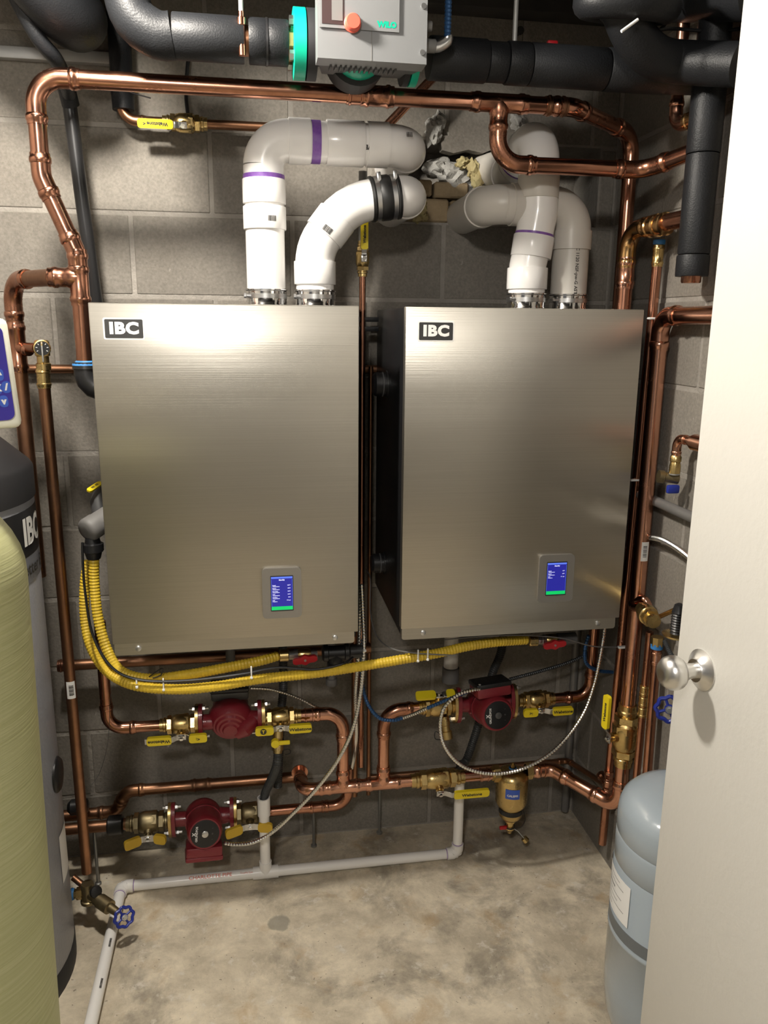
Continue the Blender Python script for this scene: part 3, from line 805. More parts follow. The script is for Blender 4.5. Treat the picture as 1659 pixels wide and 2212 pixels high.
# top left small line with valve
d = .055
zq = P(520, 272, d).z
o = thing('copper_feed', 'thin copper feed line under the insulation with a dark elbow', 'copper pipe', (P(500, 272, d).x, -d, zq))
xv = P(400, 266, d).x
run(o, [V((P(262, 225, d).x, -d, P(262, 225, d).z)), V((P(264, 262, d).x, -d, zq)), V((P(612, 275, d).x, -d, zq))], .0112, 'copper_old', 'copper_old')
q0 = V((P(830, 280, .10).x, -.10, P(835, 278, .10).z)); q1 = P(938, 165, .10)
tag(obj('copper_tube', MB().sweep([q0, q1], .0112, 14), 'copper'), 'thin copper tube rising diagonally behind the grey circulator', 'copper pipe')
v = thing('ball_valve', 'brass ball valve with yellow lever on the thin feed line near the insulation', 'valve', V((xv, -d, zq)))
e = valve_body(v, V((xv, -d, zq)), EX, .0128, 'brass', .085, V((-.1, -1, -.35)))
handle(v, e, -EX, V((0, -1, -.2)), [(-.008, 0), (.010, 0), (.018, .006), (.100, .006)], .018, grips=[((.022, .006), (.104, .006))], words=['Webstone <'], flip=1)

# ------------------------------------------------------------------ lower manifold (d = .22)
DM = .22
zM = P(828, 1692, DM).z
xT1, xT2 = P(741, 1695, DM).x, P(828, 1692, DM).x
man = thing('copper_manifold', 'copper manifold low across the floor with two tees, left of the brass dirt separator', 'copper pipe', V((xT1, -DM, zM-.02)))
xl = P(652, 1703, DM).x
xvm = P(945, 1690, DM).x; xs = P(1106, 1690, DM).x
run(man, [V((xl, -DM+.10, zM)), V((xl, -DM, zM)), V((xvm-.03, -DM, zM))], .0165, 'copper_new', bend=2.0)
tee(man, V((xT1, -DM, zM)), EX, EZ, .0165, 'copper_new', L=.10, Lb=.055)
tee(man, V((xT2, -DM, zM)), EX, EZ, .0165, 'copper_new', L=.10, Lb=.055)
tag(obj('pipe_ring', MB().turn((xl, -DM+.09, zM), EY, [(0, .0185), (0, .0235), (.004, .0235), (.004, .0185)], 24), 'copper'), 'thin copper ring round the manifold end at the back', 'pipe ring')
xr0 = P(1190, 1683, DM).x
zz = zM
rs = thing('copper_riser', 'thick bright copper riser right of the boilers with a side elbow at top', 'copper pipe', V((.972, -.38, .3)))
BX = .972
rb_ = PX(1346, 1690, BX); rtp = PX(1424, 690, BX); BYm = (rb_.y+rtp.y)/2
zbot = PX(1318, 1722, BX).z; ztop = PX(1440, 682, BX).z
far = PX(1532, 672, .972)
obj('pipe', MB().sweep([V((xvm+.03, -DM, zM)), V((xs-.04, -DM, zM))], .0165, 18), 'copper_new', man)
coupling(man, V((P(1045, 1688, DM).x, -DM, zM)), EX, .0165, 'copper_new', .03)
run(rs, [V((xs+.04, -DM, zM)), V((xr0, -DM, zM)), V((BX, BYm, zbot)), V((BX, BYm, ztop)), V((BX, far.y-.25, ztop))], .0195, 'copper_new', 'copper_new', bend=2.2)
coupling(rs, V((P(1165, 1685, DM).x, -DM, zM)), EX, .0195, 'copper_new', .035)
st_p = V((BX, BYm, PX(1390, 1190, BX).z))
sticker(rs, st_p, EZ, .0195, .05, V((-.2, -1, 0)).lerp(CAM-st_p, .5)+V((.6, 0, 0)), 1.0)
# manifold valve
v = thing('ball_valve', 'brass ball valve with yellow lever on the manifold beside the dirt separator', 'valve', V((xvm, -DM, zM)))
e = valve_body(v, V((xvm, -DM, zM)), EX, .0165, 'brass', .125, V((0, -1, -.55)))
handle(v, e, EX, V((0, -1, -.2)), [(-.010, 0), (.014, 0), (.030, .010), (.130, .010)], .022, grips=[((.036, .010), (.138, .010))], words=['Webstone'])
# ---------- dirt separator
s0 = V((xs, -DM, zM))
o = thing('dirt_separator', 'gold brass dirt separator canister with a blue label over the concrete floor', 'separator', V((xs, -DM, zM-.14)))
sd0 = s0-EZ*.026
obj('canister', MB().turn(sd0+EZ*.038, -EZ, [(0, .012), (.002, .026), (.008, .038), (.018, .0455), (.024, .047), (.104, .046), (.116, .040), (.119, .033), (.150, .033), (.160, .026), (.164, .016)], 28), 'brass', o)
for sg in (-1, 1):
    obj('union_nut', MB().turn(s0+EX*sg*.040, EX*sg, [(0, .024), (.018, .024), (.018, .019), (.024, .019)], 6), 'brass', o)
obj('air_screw', MB().turn(sd0+EZ*.036, EZ, [(0, .010), (.006, .010), (.006, .007), (.014, .007), (.014, .004), (.020, .004)], 8), 'brass', o)
obj('tape', MB().turn(sd0+EZ*.037, EZ, [(0, .0105), (.003, .0115), (.005, .0105)], 12), 'blue_tape', o)
obj('magnet_collar', MB().turn(sd0-EZ*.086, -EZ, [(0, .033), (0, .035), (.014, .035), (.014, .033)], 28), 'black', o)
dv = obj('drain_valve', MB().turn(sd0-EZ*.122, -EZ, [(0, .016), (.012, .016), (.014, .011), (.026, .011), (.028, .014), (.036, .014), (.040, .009), (.050, .006)], 14), 'brass', o)
obj('drain_lever', MB().box(sd0+V((-.022, -.005, -.150)), (.022, .008, .010), None, .002), 'red', dv)
obj('seal_ring', MB().turn(sd0-EZ*.149, -EZ, [(0, .012), (0, .015), (.004, .015), (.004, .012)], 16), 'black', dv)
tip = sd0-EZ*.160; cp = tip+V((.042, -.01, -.028))
ch = obj('cap_strap', MB().sweep([tip+EX*.012, tip+V((.026, 0, -.010)), cp], .0016, 6), 'lead', dv)
obj('cap', MB().turn(cp, V((.6, -.3, -.7)), [(0, .010), (.012, .010), (.014, .007)], 12), 'brass', ch)
cl = catmull([sd0+V((.035, -.01, -.095)), sd0+V((.042, -.012, -.125)), sd0+V((.030, -.012, -.148)), sd0+V((.012, -.01, -.152))], .004)
obj('strap', MB().sweep(cl, .0013, 6), 'black', o)
fd = V((-.28, -1, 0)).normalized()
lb = sd0+EZ*-.018
mb = MB(); vv = []
for i in range(7):
    a = -.44+.88*i/6; e1 = fd; e2 = EZ.cross(e1)
    for zz_ in (-.015, .015): vv.append(V((sd0.x, sd0.y, lb.z+zz_))+(e1*math.cos(a)+e2*math.sin(a))*.0475)
lab = obj('brand_label', mb.add(vv, [(2*i, 2*i+1, 2*i+3, 2*i+2) for i in range(6)]), 'blue_key', o)
text('CALEFFI', .0088, V((sd0.x, sd0.y, lb.z-.004))+fd*.0475, EZ.cross(fd), EZ, 'white', lab, bold=.0004, wrap=(V((sd0.x, sd0.y, 0)), EZ, .0475, 0), lift=.0006)

# ------------------------------------------------------------------ circulator pumps
def flange(parent, p, ax, m1='brass', m2='maroon', R=.034, long=.052, up=EZ):
    """oval bolted flange pair; ax points away from the pump"""
    ax = V(ax).normalized(); up = (V(up)-ax*V(up).dot(ax)).normalized(); sd = ax.cross(up)
    ol = [((R*1.0*math.cos(a)), (long*math.sin(a))) for a in [2*math.pi*i/20 for i in range(20)]]
    obj('pump_flange', MB().prism(ol, p-ax*.010, sd, up, ax, .010), m2, parent)
    fb = obj('flange_plate', MB().prism(ol, p+ax*.001, sd, up, ax, .008), m1, parent)
    for s_ in (-1, 1):
        c = p+up*s_*long*.78
        mb = MB(); mb.turn(c-ax*.026, ax, [(0, .004), (.050, .004)], 8); mb.turn(c+ax*.009, ax, [(0, .0075), (.007, .0075)], 6); mb.turn(c-ax*.017, ax, [(0, .0075), (.007, .0075)], 6)
        obj('bolt', mb, 'zinc', fb)
def pump(name, label, c, mot, half=.083, volute_r=.052, mlen=.085, box_dir=None, box_m='maroon', box_lid=None, face=True, txt_u=None, rings=False, fl_up=EZ):
    """c = centre on pipe axis (X), mot = motor axis direction"""
    mot = V(mot).normalized(); r = thing(name, label, 'pump', V(c)-EZ*.06)
    mb = MB()
    if rings: mb.turn(V(c)-mot*.042, mot, [(0, .006), (.001, .018), (.006, .021), (.007, .027), (.012, .030), (.013, .036), (.019, .040), (.020, .045), (.030, .052), (.044, volute_r), (.062, volute_r), (.068, volute_r*.93)], 32); mb.sweep([V(c)+V((.014, -.020, -.030)), V(c)+V((.034, -.022, -.014)), V(c)+V((.060, -.004, 0))], [.016, .026, .022], 16)
    else: mb.turn(V(c)-mot*.030, mot, [(0, .018), (.002, .036), (.008, .048), (.020, volute_r), (.040, volute_r), (.048, volute_r*.93), (.058, volute_r*.93)], 28)
    mb.sweep([V(c)-EX*(half-.004), V(c)-EX*.03, V(c)], [.021, .021, .019], 18)
    mb.sweep([V(c)+EX*(half-.004), V(c)+EX*.05, V(c)+EX*.02-mot*.006], [.021, .024, .026], 18)
    obj('volute', mb, 'maroon', r)
    for sg in (-1, 1): flange(r, V(c)+EX*sg*half, EX*sg, up=fl_up)
    m0 = V(c)+mot*.024
    mo = obj('motor', MB().turn(m0, mot, [(0, .046), (.006, .051), (.012, .051), (.012, .048), (mlen-.016, .048), (mlen-.004, .0455), (mlen, .042), (mlen, .038)], 32), 'maroon', r)
    if face:
        fc = m0+mot*mlen
        fp = obj('nameplate', MB().turn(fc-mot*.002, mot, [(0, .0385), (.0030, .0385), (.0035, .037)], 32), 'black', mo)
        obj('vent_screw', MB().turn(fc+mot*.001, mot, [(0, .009), (.004, .009), (.005, .007)], 16), 'zinc' if box_lid is None else 'dark_grey', fp)
        u = V(txt_u).normalized(); u = (u-mot*u.dot(mot)).normalized(); v_ = mot.cross(u)
        text('GRUNDFOS', .0080, fc+mot*.0018+v_*.022, u, v_, 'label', fp, bold=.0003)
        text('X', .012, fc+mot*.0018+v_*.029, u, v_, 'label', fp, bold=.0006)
        for a in (-.7, 0, .7): text('I'*(1+int(a*2+2) % 3), .006, fc+mot*.0018-v_*.020+u*a*.022, u, v_, 'grey_plastic', fp, name='scale_mark')
    if box_dir:
        b = V(box_dir).normalized(); b = (b-mot*b.dot(mot)).normalized(); sd = mot.cross(b)
        bc = m0+mot*(mlen*.42)+b*.060
        bx = obj('terminal_box', MB().box(bc, (.098, mlen*.86, .030), (sd, mot, b), .006), box_m, r)
        obj('box_lid', MB().box(bc+b*.018, (.102, mlen*.90, .014), (sd, mot, b), .005), box_lid or box_m, bx)
        obj('screw', MB().turn(bc+b*.024+sd*.040+mot*.028, b, [(0, .004), (.003, .003)], 8), 'zinc', bx)
    return r, m0
# pump 1: upper left, motor upright
D1 = .22
z1 = P(500, 1556, D1).z
c1 = V((P(500, 1556, D1).x, -D1, z1))
hA = (P(565, 1550, D1).x-P(430, 1560, D1).x)/2; c1.x = (P(565, 1550, D1).x+P(430, 1560, D1).x)/2
pump('circulator_pump', 'maroon circulator with upright motor below the yellow hoses', c1, V((0, 1, .28)), half=hA, volute_r=.058, mlen=.055, box_dir=V((0, 0, 1)), box_m='dark_grey', face=False, box_lid='black', rings=True)
wl = thing('copper_line', 'copper line turning from the left boiler into the upright-motor circulator', 'copper pipe', V((P(222, 1480, D1).x, -D1, z1)))
xlv = P(392, 1570, D1).x
xp = P(226, 1480, D1).x
run(wl, [V((xp, -D1, .826)), V((xp, -D1, z1)), V((xlv-.045, -D1, z1))], .0145, 'copper', 'copper')
v = thing('isolation_valve', 'brass flange valve with double yellow lever feeding the upright-motor circulator', 'valve', V((xlv, -D1, z1)))
e = valve_body(v, V((xlv, -D1, z1)), EX, .0150, 'brass', .088, V((.05, -1, -.5)))
handle(v, e, -EX, V((0, -1, -.15)), [(-.064, .008), (-.022, .008), (-.012, 0), (.012, 0), (.022, .008), (.090, .008)], .021, grips=[((.024, .008), (.086, .008)), ((-.020, .008), (-.066, .008))], words=['Webstone', '<:'], flip=1)
xrv = P(606, 1548, D1).x
v = thing('isolation_valve', 'brass drain valve with T-marked yellow lever and black drain hose', 'valve', V((xrv, -D1, z1)))
e = valve_body(v, V((xrv, -D1, z1)), EX, .0150, 'brass', .088, V((-.05, -1, -.30)))
handle(v, e, EX, V((0, -1, -.15)), [(-.062, .006), (-.020, .006), (-.012, 0), (.012, 0), (.024, .006), (.080, .006)], .022, grips=[((.022, .006), (.082, .006)), ((-.018, .006), (-.066, .006))], words=['Webstone', ''])
tq = e-EX*.045-EY*.012
obj('brand_mark', MB().turn(tq, -EY, [(0, .008), (.0016, .008)], 20), 'ink', v)
text('T', .012, tq-EY*.0018, EX, EZ, 'yellow', v, bold=.0006)
db = V((xrv-.008, -D1-.020, z1-.030))
dn = V((-.05, -.35, -1)).normalized()
obj('drain_body', MB().turn(db, dn, [(0, .014), (.018, .014), (.020, .012), (.034, .012), (.036, .015), (.050, .015), (.050, .012), (.058, .012)], 16), 'brass', v)
dh = obj('drain_lever', MB().box(db+dn*.022+V((.008, -.020, 0)), (.046, .006, .012), None, .0025), 'yellow', v)
obj('drain_lever_hub', MB().turn(db+dn*.022+V((-.008, -.012, 0)), -EY, [(0, .011), (.014, .011), (.015, .008)], 16), 'yellow', dh)
cl = catmull([db+dn*.052+EX*.012, db+dn*.050+EX*.030, db+dn*.060+EX*.034, db+dn*.064+EX*.020], .004); obj('cap_strap', MB().sweep(cl, .0012, 6), 'black', v)
wl = thing('copper_line', 'copper line dropping from the upright-motor circulator to the manifold', 'copper pipe', V((xT1, -DM, zM)))
run(wl, [V((xrv+.045, -D1, z1)), V((xT1, -DM, z1)), V((xT1, -DM, zM+.05))], .0165, 'copper_new')
coupling(wl, V((P(668, 1543, D1).x, -D1, z1)), EX, .0165, 'copper_new', .03)
# pump 2: right, motor to the front
z2 = P(880, 1531, DM).z
c2_ = V((P(1052, 1520, DM).x, -DM, z2))
hB = (P(1105, 1516, DM).x-P(985, 1526, DM).x)/2; c2_.x = (P(1105, 1516, DM).x+P(985, 1526, DM).x)/2
r2, m2 = pump('circulator_pump', 'maroon circulator with black-lidded terminal box and round nameplate facing out', c2_, P(1077, 1546, DM+.105)-c2_, half=hB, mlen=.078, box_dir=V((-.05, 0, 1)), box_m='maroon', box_lid='black', txt_u=EZ)
wl = thing('copper_line', 'copper line rising from the manifold tee toward the black-lidded circulator', 'copper pipe', V((xT2, -DM, zM+.05)))
xv3 = P(945, 1526, DM).x
run(wl, [V((xT2, -DM, zM+.05)), V((xT2, -DM, z2)), V((xv3-.045, -DM, z2))], .0165, 'copper_new', 'copper')
v = thing('isolation_valve', 'brass drain valve with yellow lever up and capped outlet beside the blue cable', 'valve', V((xv3, -DM, z2)))
e = valve_body(v, V((xv3, -DM, z2)), EX, .0155, 'brass', .088, V((0, -.35, 1)))
handle(v, e, -EX, V((0, -.6, 1)), [(-.040, .004), (-.014, .004), (-.010, 0), (.010, 0), (.020, .004), (.062, .004)], .022, grips=[((.010, .004), (.066, .004)), ((-.020, .004), (-.044, .004))])
db = V((xv3+.014, -DM-.02, z2-.020)); dn = V((.12, -.3, -1)).normalized()
obj('drain_body', MB().turn(db, dn, [(0, .014), (.024, .014), (.026, .012), (.040, .012), (.042, .0155), (.062, .0155), (.064, .013)], 16), 'brass', v)
cl = catmull([db+dn*.052-EX*.014, db+dn*.040-EX*.030, db+dn*.060-EX*.034, db+dn*.064-EX*.014], .004); obj('cap_strap', MB().sweep(cl, .0013, 6), 'black', v)
xv4 = P(1158, 1506, DM).x
v = thing('isolation_valve', 'brass flange valve with double yellow lever right of the black-lidded circulator', 'valve', V((xv4, -DM, z2)))
e = valve_body(v, V((xv4, -DM, z2)), EX, .0150, 'brass', .085, V((.05, -1, -.35)))
handle(v, e, EX, V((0, -1, -.15)), [(-.052, .006), (-.016, .006), (-.010, 0), (.010, 0), (.024, .008), (.088, .008)], .021, grips=[((.030, .008), (.090, .008)), ((-.012, .006), (-.054, .006))], words=['Webstone', '>:'])
wl = thing('copper_line', 'copper line bending up from the black-lidded circulator to the right boiler', 'copper pipe', V((P(1275, 1497, DM).x, -DM, z2)))
xc = P(1274, 1494, DM).x
run(wl, [V((xv4+.04, -DM, z2)), V((xc, -DM, z2)), V((xc, -DM, .80)), ], .0150, 'copper', 'copper')
coupling(wl, V((xc, -DM, .83)), EZ, .0165, 'copper', .06, 'reducer')
# pump 3: lower left
D3 = .13
z3 = P(440, 1765, D3).z
c3 = V((P(440, 1765, D3).x, -D3, z3))
hC = (P(505, 1758, D3).x-P(372, 1770, D3).x)/2; c3.x = (P(505, 1758, D3).x+P(372, 1770, D3).x)/2
r3, m3 = pump('circulator_pump', 'maroon circulator close to the floor with its terminal box hanging underneath', c3, P(443, 1803, D3+.112)-c3, half=hC, mlen=.085, box_dir=V((-.06, 0, -1)), txt_u=V((.1, 0, 1)))
wl = thing('copper_line', 'dark copper line from the buffer tank into the low circulator', 'copper pipe', V((-.4, -D3, z3)))
xv5 = P(322, 1772, D3).x; xv6 = P(540, 1753, D3).x
run(wl, [V((P(148, 1786, D3).x-.03, -D3, z3)), V((xv5-.04, -D3, z3))], .0160, 'copper_old')
obj('union', MB().turn(V((P(232, 1780, D3).x, -D3, z3)), EX, [(0, .022), (.004, .027), (.040, .027), (.044, .020)], 16), 'black', wl)
v = thing('isolation_valve', 'tarnished brass flange valve with bent yellow wings left of the low circulator', 'valve', V((xv5, -D3, z3)))
e = valve_body(v, V((xv5, -D3, z3)), EX, .0175, 'brass_old', .10, V((0, -1, -.5)))
handle(v, e, -EX, V((0, -1, -.1)), [(-.046, .012), (-.014, .002), (.014, .002), (.056, .022)], .026, grips=[((.018, .004), (.060, .024)), ((-.017, .003), (-.050, .013))], gm='yellow_worn')
v = thing('isolation_valve', 'tarnished brass flange valve with bent yellow wings right of the low circulator', 'valve', V((xv6, -D3, z3)))
e = valve_body(v, V((xv6, -D3, z3)), EX, .0175, 'brass_old', .09, V((0, -1, -.25)))
handle(v, e, -EX, V((0, -1, -.1)), [(-.060, .012), (-.014, .002), (.014, .002), (.066, .024)], .026, grips=[((.022, .006), (.068, .025)), ((-.022, .005), (-.062, .013))], gm='yellow_worn', words=['Watts'[:0] or None, None])
wl = thing('copper_line', 'copper line from the low circulator curling up under the manifold', 'copper pipe', V((.1, -D3, z3)))
xq = P(752, 1722, D3).x
run(wl, [V((xv6+.04, -D3, z3)), V((xq, -D3, z3)), V((xq, -D3, z3+.12))], .0150, 'copper')
coupling(wl, V((P(685, 1732, D3).x, -D3, z3)), EX, .0150, 'copper', .05)
# upper rear tube with an offset
o = thing('copper_line', 'copper line with an offset along the wall above the low circulator', 'copper pipe', V((-.1, -.06, .2)))
za, zb2 = P(200, 1757, .06).z, P(450, 1694, .06).z
run(o, [V((P(130, 1760, .06).x-.02, -.06, za)), V((P(252, 1752, .06).x, -.06, za)), V((P(272, 1708, .06).x, -.06, zb2)), V((P(640, 1684, .06).x, -.06, zb2))], .0160, 'copper_old', 'copper_old', bend=2.2)
coupling(o, V((P(435, 1695, .06).x, -.06, zb2)), EX, .016, 'copper_old', .06)
obj('tape', MB().turn((P(148, 1740, .09).x, -.10, P(148, 1740, .09).z), EX, [(0, .012), (.01, .022), (.05, .022), (.055, .015)], 16), 'black', o)
# support rods
for px, py, pt, lab in ((678, 1828, 1745, 'thin steel support rod standing under the low copper line'), (819.5, 1800, 1705, 'thin steel support rod standing under the manifold near the wall')):
    q = PZ(px, py, 0); q.y = min(q.y, -.012); t = P(px, pt, -q.y).z
    o = thing('support_rod', lab, 'rod', q)
    obj('rod', MB().sweep([q, V((q.x, q.y, t))], .0045, 10), 'rod', o); obj('foot', MB().turn(q, EZ, [(0, .009), (.006, .009), (.008, .006)], 12), 'rod', o)
q = P(208, 1856, .13); q.z = 0
o = thing('support_rod', 'thin steel support rod standing beside the buffer tank drain tube', 'rod', q); obj('rod', MB().sweep([q, V((q.x, q.y, z3-.012))], .0045, 10), 'rod', o); obj('foot', MB().turn(q, EZ, [(0, .009), (.006, .009), (.008, .006)], 12), 'rod', o)

# ================================================================== PVC drain on the floor
RD = .0147; YD = -.174
o = thing('drain_pipe', 'white plastic drain pipe laid on the floor with two upright branches', 'drain pipe', V((.1, YD, 0)))
zf = RD*1.22
xd1, xd2, xd0 = PZ(990, 1848, zf).x, PZ(574, 1886, zf).x, PZ(262, 1918, zf).x
obj('pipe', MB().sweep([V((xd0, YD, zf)), V((xd1, YD, zf))], RD, 18), 'pvc', o)
obj('pipe', MB().sweep([V((xd0, YD, zf)), V((xd0-.002, -.80, zf))], RD, 18), 'pvc', o)
def pv_elb(c, a, b):
    s1, s2 = c+a*.032, c+b*.032
    pts = [s1, s1-a*.0006, c+a*.014]+[c+a*.014*math.cos(t)**2+b*.014*math.sin(t)**2 for t in (.5, .8, 1.1)]+[c+b*.014, s2-b*.0006, s2]
    obj('elbow', MB().sweep(pts, [RD, RD*1.22]+[RD*1.2]*5+[RD*1.22, RD], 20), 'pvc', o)
    for s, d in ((s1, a), (s2, b)): obj('primer_band', MB().turn(s+d*.001, d, [(0, RD), (0, RD*1.03), (.0018, RD*1.03), (.0018, RD)], 18), 'primer', o)
pv_elb(V((xd0, YD, zf)), EX, -EY); pv_elb(V((xd1, YD, zf)), -EX, EZ)
mb = MB(); mb.turn(V((xd2-.036, YD, zf)), EX, [(0, RD), (0, RD*1.22), (.072, RD*1.22), (.072, RD)], 20); mb.turn(V((xd2, YD, zf)), EZ, [(0, RD*1.2), (.036, RD*1.22), (.036, RD)], 20)
obj('tee', mb, 'pvc', o)
zt1 = P(573, 1735, .172).z; zt2_ = zM-.012
obj('pipe', MB().sweep([V((xd2, YD, zf)), V((xd2, YD, zt1))], RD, 18), 'pvc', o)
obj('socket', MB().turn(V((xd2, YD, zt1-.035)), EZ, [(0, RD), (0, RD*1.22), (.055, RD*1.22), (.055, RD*.95), (.03, RD*.9)], 20, cap=False), 'pvc', o)
obj('pipe', MB().sweep([V((xd1, YD, zf)), V((xd1, YD, zt2_))], RD, 18), 'pvc', o)
tp = V(((xd0+xd2)/2+.045, YD, zf))
fdir = V((0, -.62, .78))
text('CHARLOTTE PIPE', .0135, tp+fdir*RD, EX, V((0, .78, .62)), 'ink_red', o, wrap=(V((0, YD, zf)), EX, RD, 0), bold=.0001, sx=1.15)
text('TrueFit System', .0072, tp+V((.105, 0, 0))+fdir*RD, EX, V((0, .78, .62)), 'ink_red', o, wrap=(V((0, YD, zf)), EX, RD, 0))
for yb in (-.40, -.53):
    barcode(o, V((xd0+.006, yb, zf+RD)), EY, -EX, (V((xd0, 0, zf)), EY, RD), .03, .006)
# black corrugated hoses into the drain
hz = V((xd2, YD, zt1-.02))
cable('drain_hose', 'black corrugated hose dropping from the T-marked drain valve into the plastic drain', [V((xrv-.010, -D1-.042, z1-.082)), V((xrv-.014, -D1-.040, z1-.12)), P(588, 1680, .20), V((xd2+.004, YD, zt1+.03)), hz], .0125, 'hose_black', .006, .14, 14, 'hose')
h2b = P(1085, 1395, .12)
cable('drain_hose', 'black corrugated hose passing behind the black-lidded circulator to the drain', [V((h2b.x, -.12, .826)), h2b, P(1062, 1460, .12), P(1035, 1560, .13), P(1008, 1640, .14), V((xd1, YD, zt2_+.02)), V((xd1, YD, zt2_-.01))], .0125, 'hose_black', .006, .14, 14, 'hose')
q = P(612, 1470, .10); cable('drain_hose', 'dark corrugated hose hanging behind the T-marked drain valve', [V((q.x, -.10, .826)), q, P(608, 1530, .10), P(604, 1600, .12), P(600, 1700, .13)], .0125, 'hose_black', .006, .14, 14, 'hose')

# ================================================================== BUFFER TANK, SOFTENER, EXPANSION TANK
TC = V((-.747, -.43, 0)); TR = .28
o = thing('buffer_tank', 'grey buffer tank with a black lid and black name band beside the softener', 'tank', TC)
obj('base_ring', MB().turn(TC, EZ, [(0, TR*.98), (.0, TR*1.005), (.055, TR*1.005), (.065, TR*.985)], 64), 'black_matte', o)
obj('shell', MB().turn(TC, EZ, [(.05, TR*.99), (.06, TR), (1.20, TR), (1.215, TR*.985), (1.22, TR*.9)], 64), 'tank_grey', o)
obj('lid', MB().turn(TC, EZ, [(1.19, TR*1.0), (1.19, TR*1.012), (1.252, TR*1.012), (1.262, TR*.99), (1.335, TR*.72), (1.345, TR*.66)], 64), 'black_matte', o)
zt_, zb_ = P(90, 1085, .44).z, P(98, 1192, .44).z
zh_ = P(98, 1245, .44).z
obj('name_band', MB().turn(TC, EZ, [(zb_, TR), (zb_, TR+.0012), (zt_-.01, TR+.0012), (zt_-.01, TR)], 64), 'tank_band', o)
obj('slogan_band', MB().turn(TC, EZ, [(zh_, TR), (zh_, TR+.001), (zb_, TR+.001), (zb_, TR)], 64), 'tank_band_grey', o)
def wraptext(body, size, ang, z, m, bold, sx=1):
    e1 = V((math.cos(ang), math.sin(ang), 0)); text(body, size, TC+e1*TR+EZ*z, EZ.cross(e1), EZ, m, o, bold=bold, wrap=(TC, EZ, TR+.001, 0), sx=sx, lift=.0012)
tan_a = math.atan2(-1.78, .747)
wraptext('IBC', .078, math.radians(-2), (zt_+zb_)/2-.004, 'white', .0035, .85)
wraptext('Better B', .040, math.radians(-5), (zb_+zh_)/2, 'ink', .0005)
a_ = math.radians(2)
for zz_, rr in ((P(130, 1682, .44).z, .042),):
    e1 = V((math.cos(a_), math.sin(a_), 0)); obj('port_cap', MB().turn(TC+e1*(TR-.002)+EZ*zz_, e1, [(0, rr), (.004, rr), (.010, rr*.85), (.011, rr*.5)], 24), 'black', o)
e1 = V((math.cos(math.radians(-12)), math.sin(math.radians(-12)), 0)); e2 = EZ.cross(e1)
mb = MB(); vv = []
for i in range(9):
    a = math.radians(-5+15*i/8)
    for z_ in (P(140, 1900, .44).z, P(140, 1800, .44).z): vv.append(TC+V((math.cos(a), math.sin(a), 0))*(TR+.0008)+EZ*z_)
obj('rating_label', mb.add(vv, [(2*i, 2*i+1, 2*i+3, 2*i+2) for i in range(8)]), 'label', o)
# tank drain valve
dc = P(190, 1928, .30)
o = thing('drain_valve', 'brass tank drain valve with a blue handwheel beside the plastic drain', 'valve', V((dc.x, dc.y, dc.z-.05)))
tc_dir = (V((dc.x, dc.y, 0))-V((TC.x, TC.y, 0))).normalized()
nip = P(163, 1938, .32)
obj('nipple', MB().turn(dc-EX*.036, EX, [(0, .012), (.008, .012), (.008, .016), (.022, .016), (.022, .011), (.036, .011)], 6), 'brass', o)
obj('tape', MB().turn(dc-EX*.044, EX, [(0, .014), (.003, .016), (.010, .014)], 14), 'blue_tape', o)
mb = MB(); mb.turn(dc+EZ*.028, -EZ, [(0, .015), (.006, .017), (.046, .017), (.048, .020), (.056, .020), (.058, .014)], 14); obj('body', mb, 'brass_old', o)
wv = P(268, 1981, .385); axw = (wv-dc).normalized()
obj('barrel', MB().turn(dc+axw*.010, axw, [(0, .013), (.022, .013), (.023, .016), (.034, .016), (.036, .0185), (.072, .0185), (.074, .012), (.100, .010)], 14), 'brass_old', o)
kn = dc+V((.018, -.014, .012)); kd = V((.5, -.6, .35)).normalized()
obj('cap', MB().turn(kn, kd, [(0, .008), (.006, .015), (.016, .015), (.018, .010)], 14), 'black', o)
def wheel(parent, c, ax, R, m='blue_wheel'):
    ax = V(ax).normalized(); u = (EZ-ax*ax.z).normalized(); v_ = ax.cross(u); mb = MB()
    ringp = [c+(u*math.cos(t)+v_*math.sin(t))*R*(1+.07*math.cos(8*t)) for t in [2*math.pi*i/48 for i in range(49)]]
    mb.sweep(ringp, R*.17, 8, cap=False)
    for k in range(4):
        t = math.pi*k/2+.4; d_ = u*math.cos(t)+v_*math.sin(t); mb.sweep([c+d_*R*.3, c+d_*R], R*.12, 8)
    mb.turn(c-ax*.004, ax, [(0, R*.38), (.008, R*.38)], 16)
    wh = obj('handwheel', mb, m, parent)
    obj('wheel_nut', MB().turn(c+ax*.003, ax, [(0, R*.33), (.0025, R*.33), (.0025, R*.18), (.007, R*.18)], 8), 'zinc', wh)
wheel(o, wv, (axw+(CAM-wv).normalized()*1.2), .0235)
q0 = P(158, 1895, .28); obj('tube', MB().sweep([q0, dc+EZ*.01], .0085, 10), 'copper_old', o)
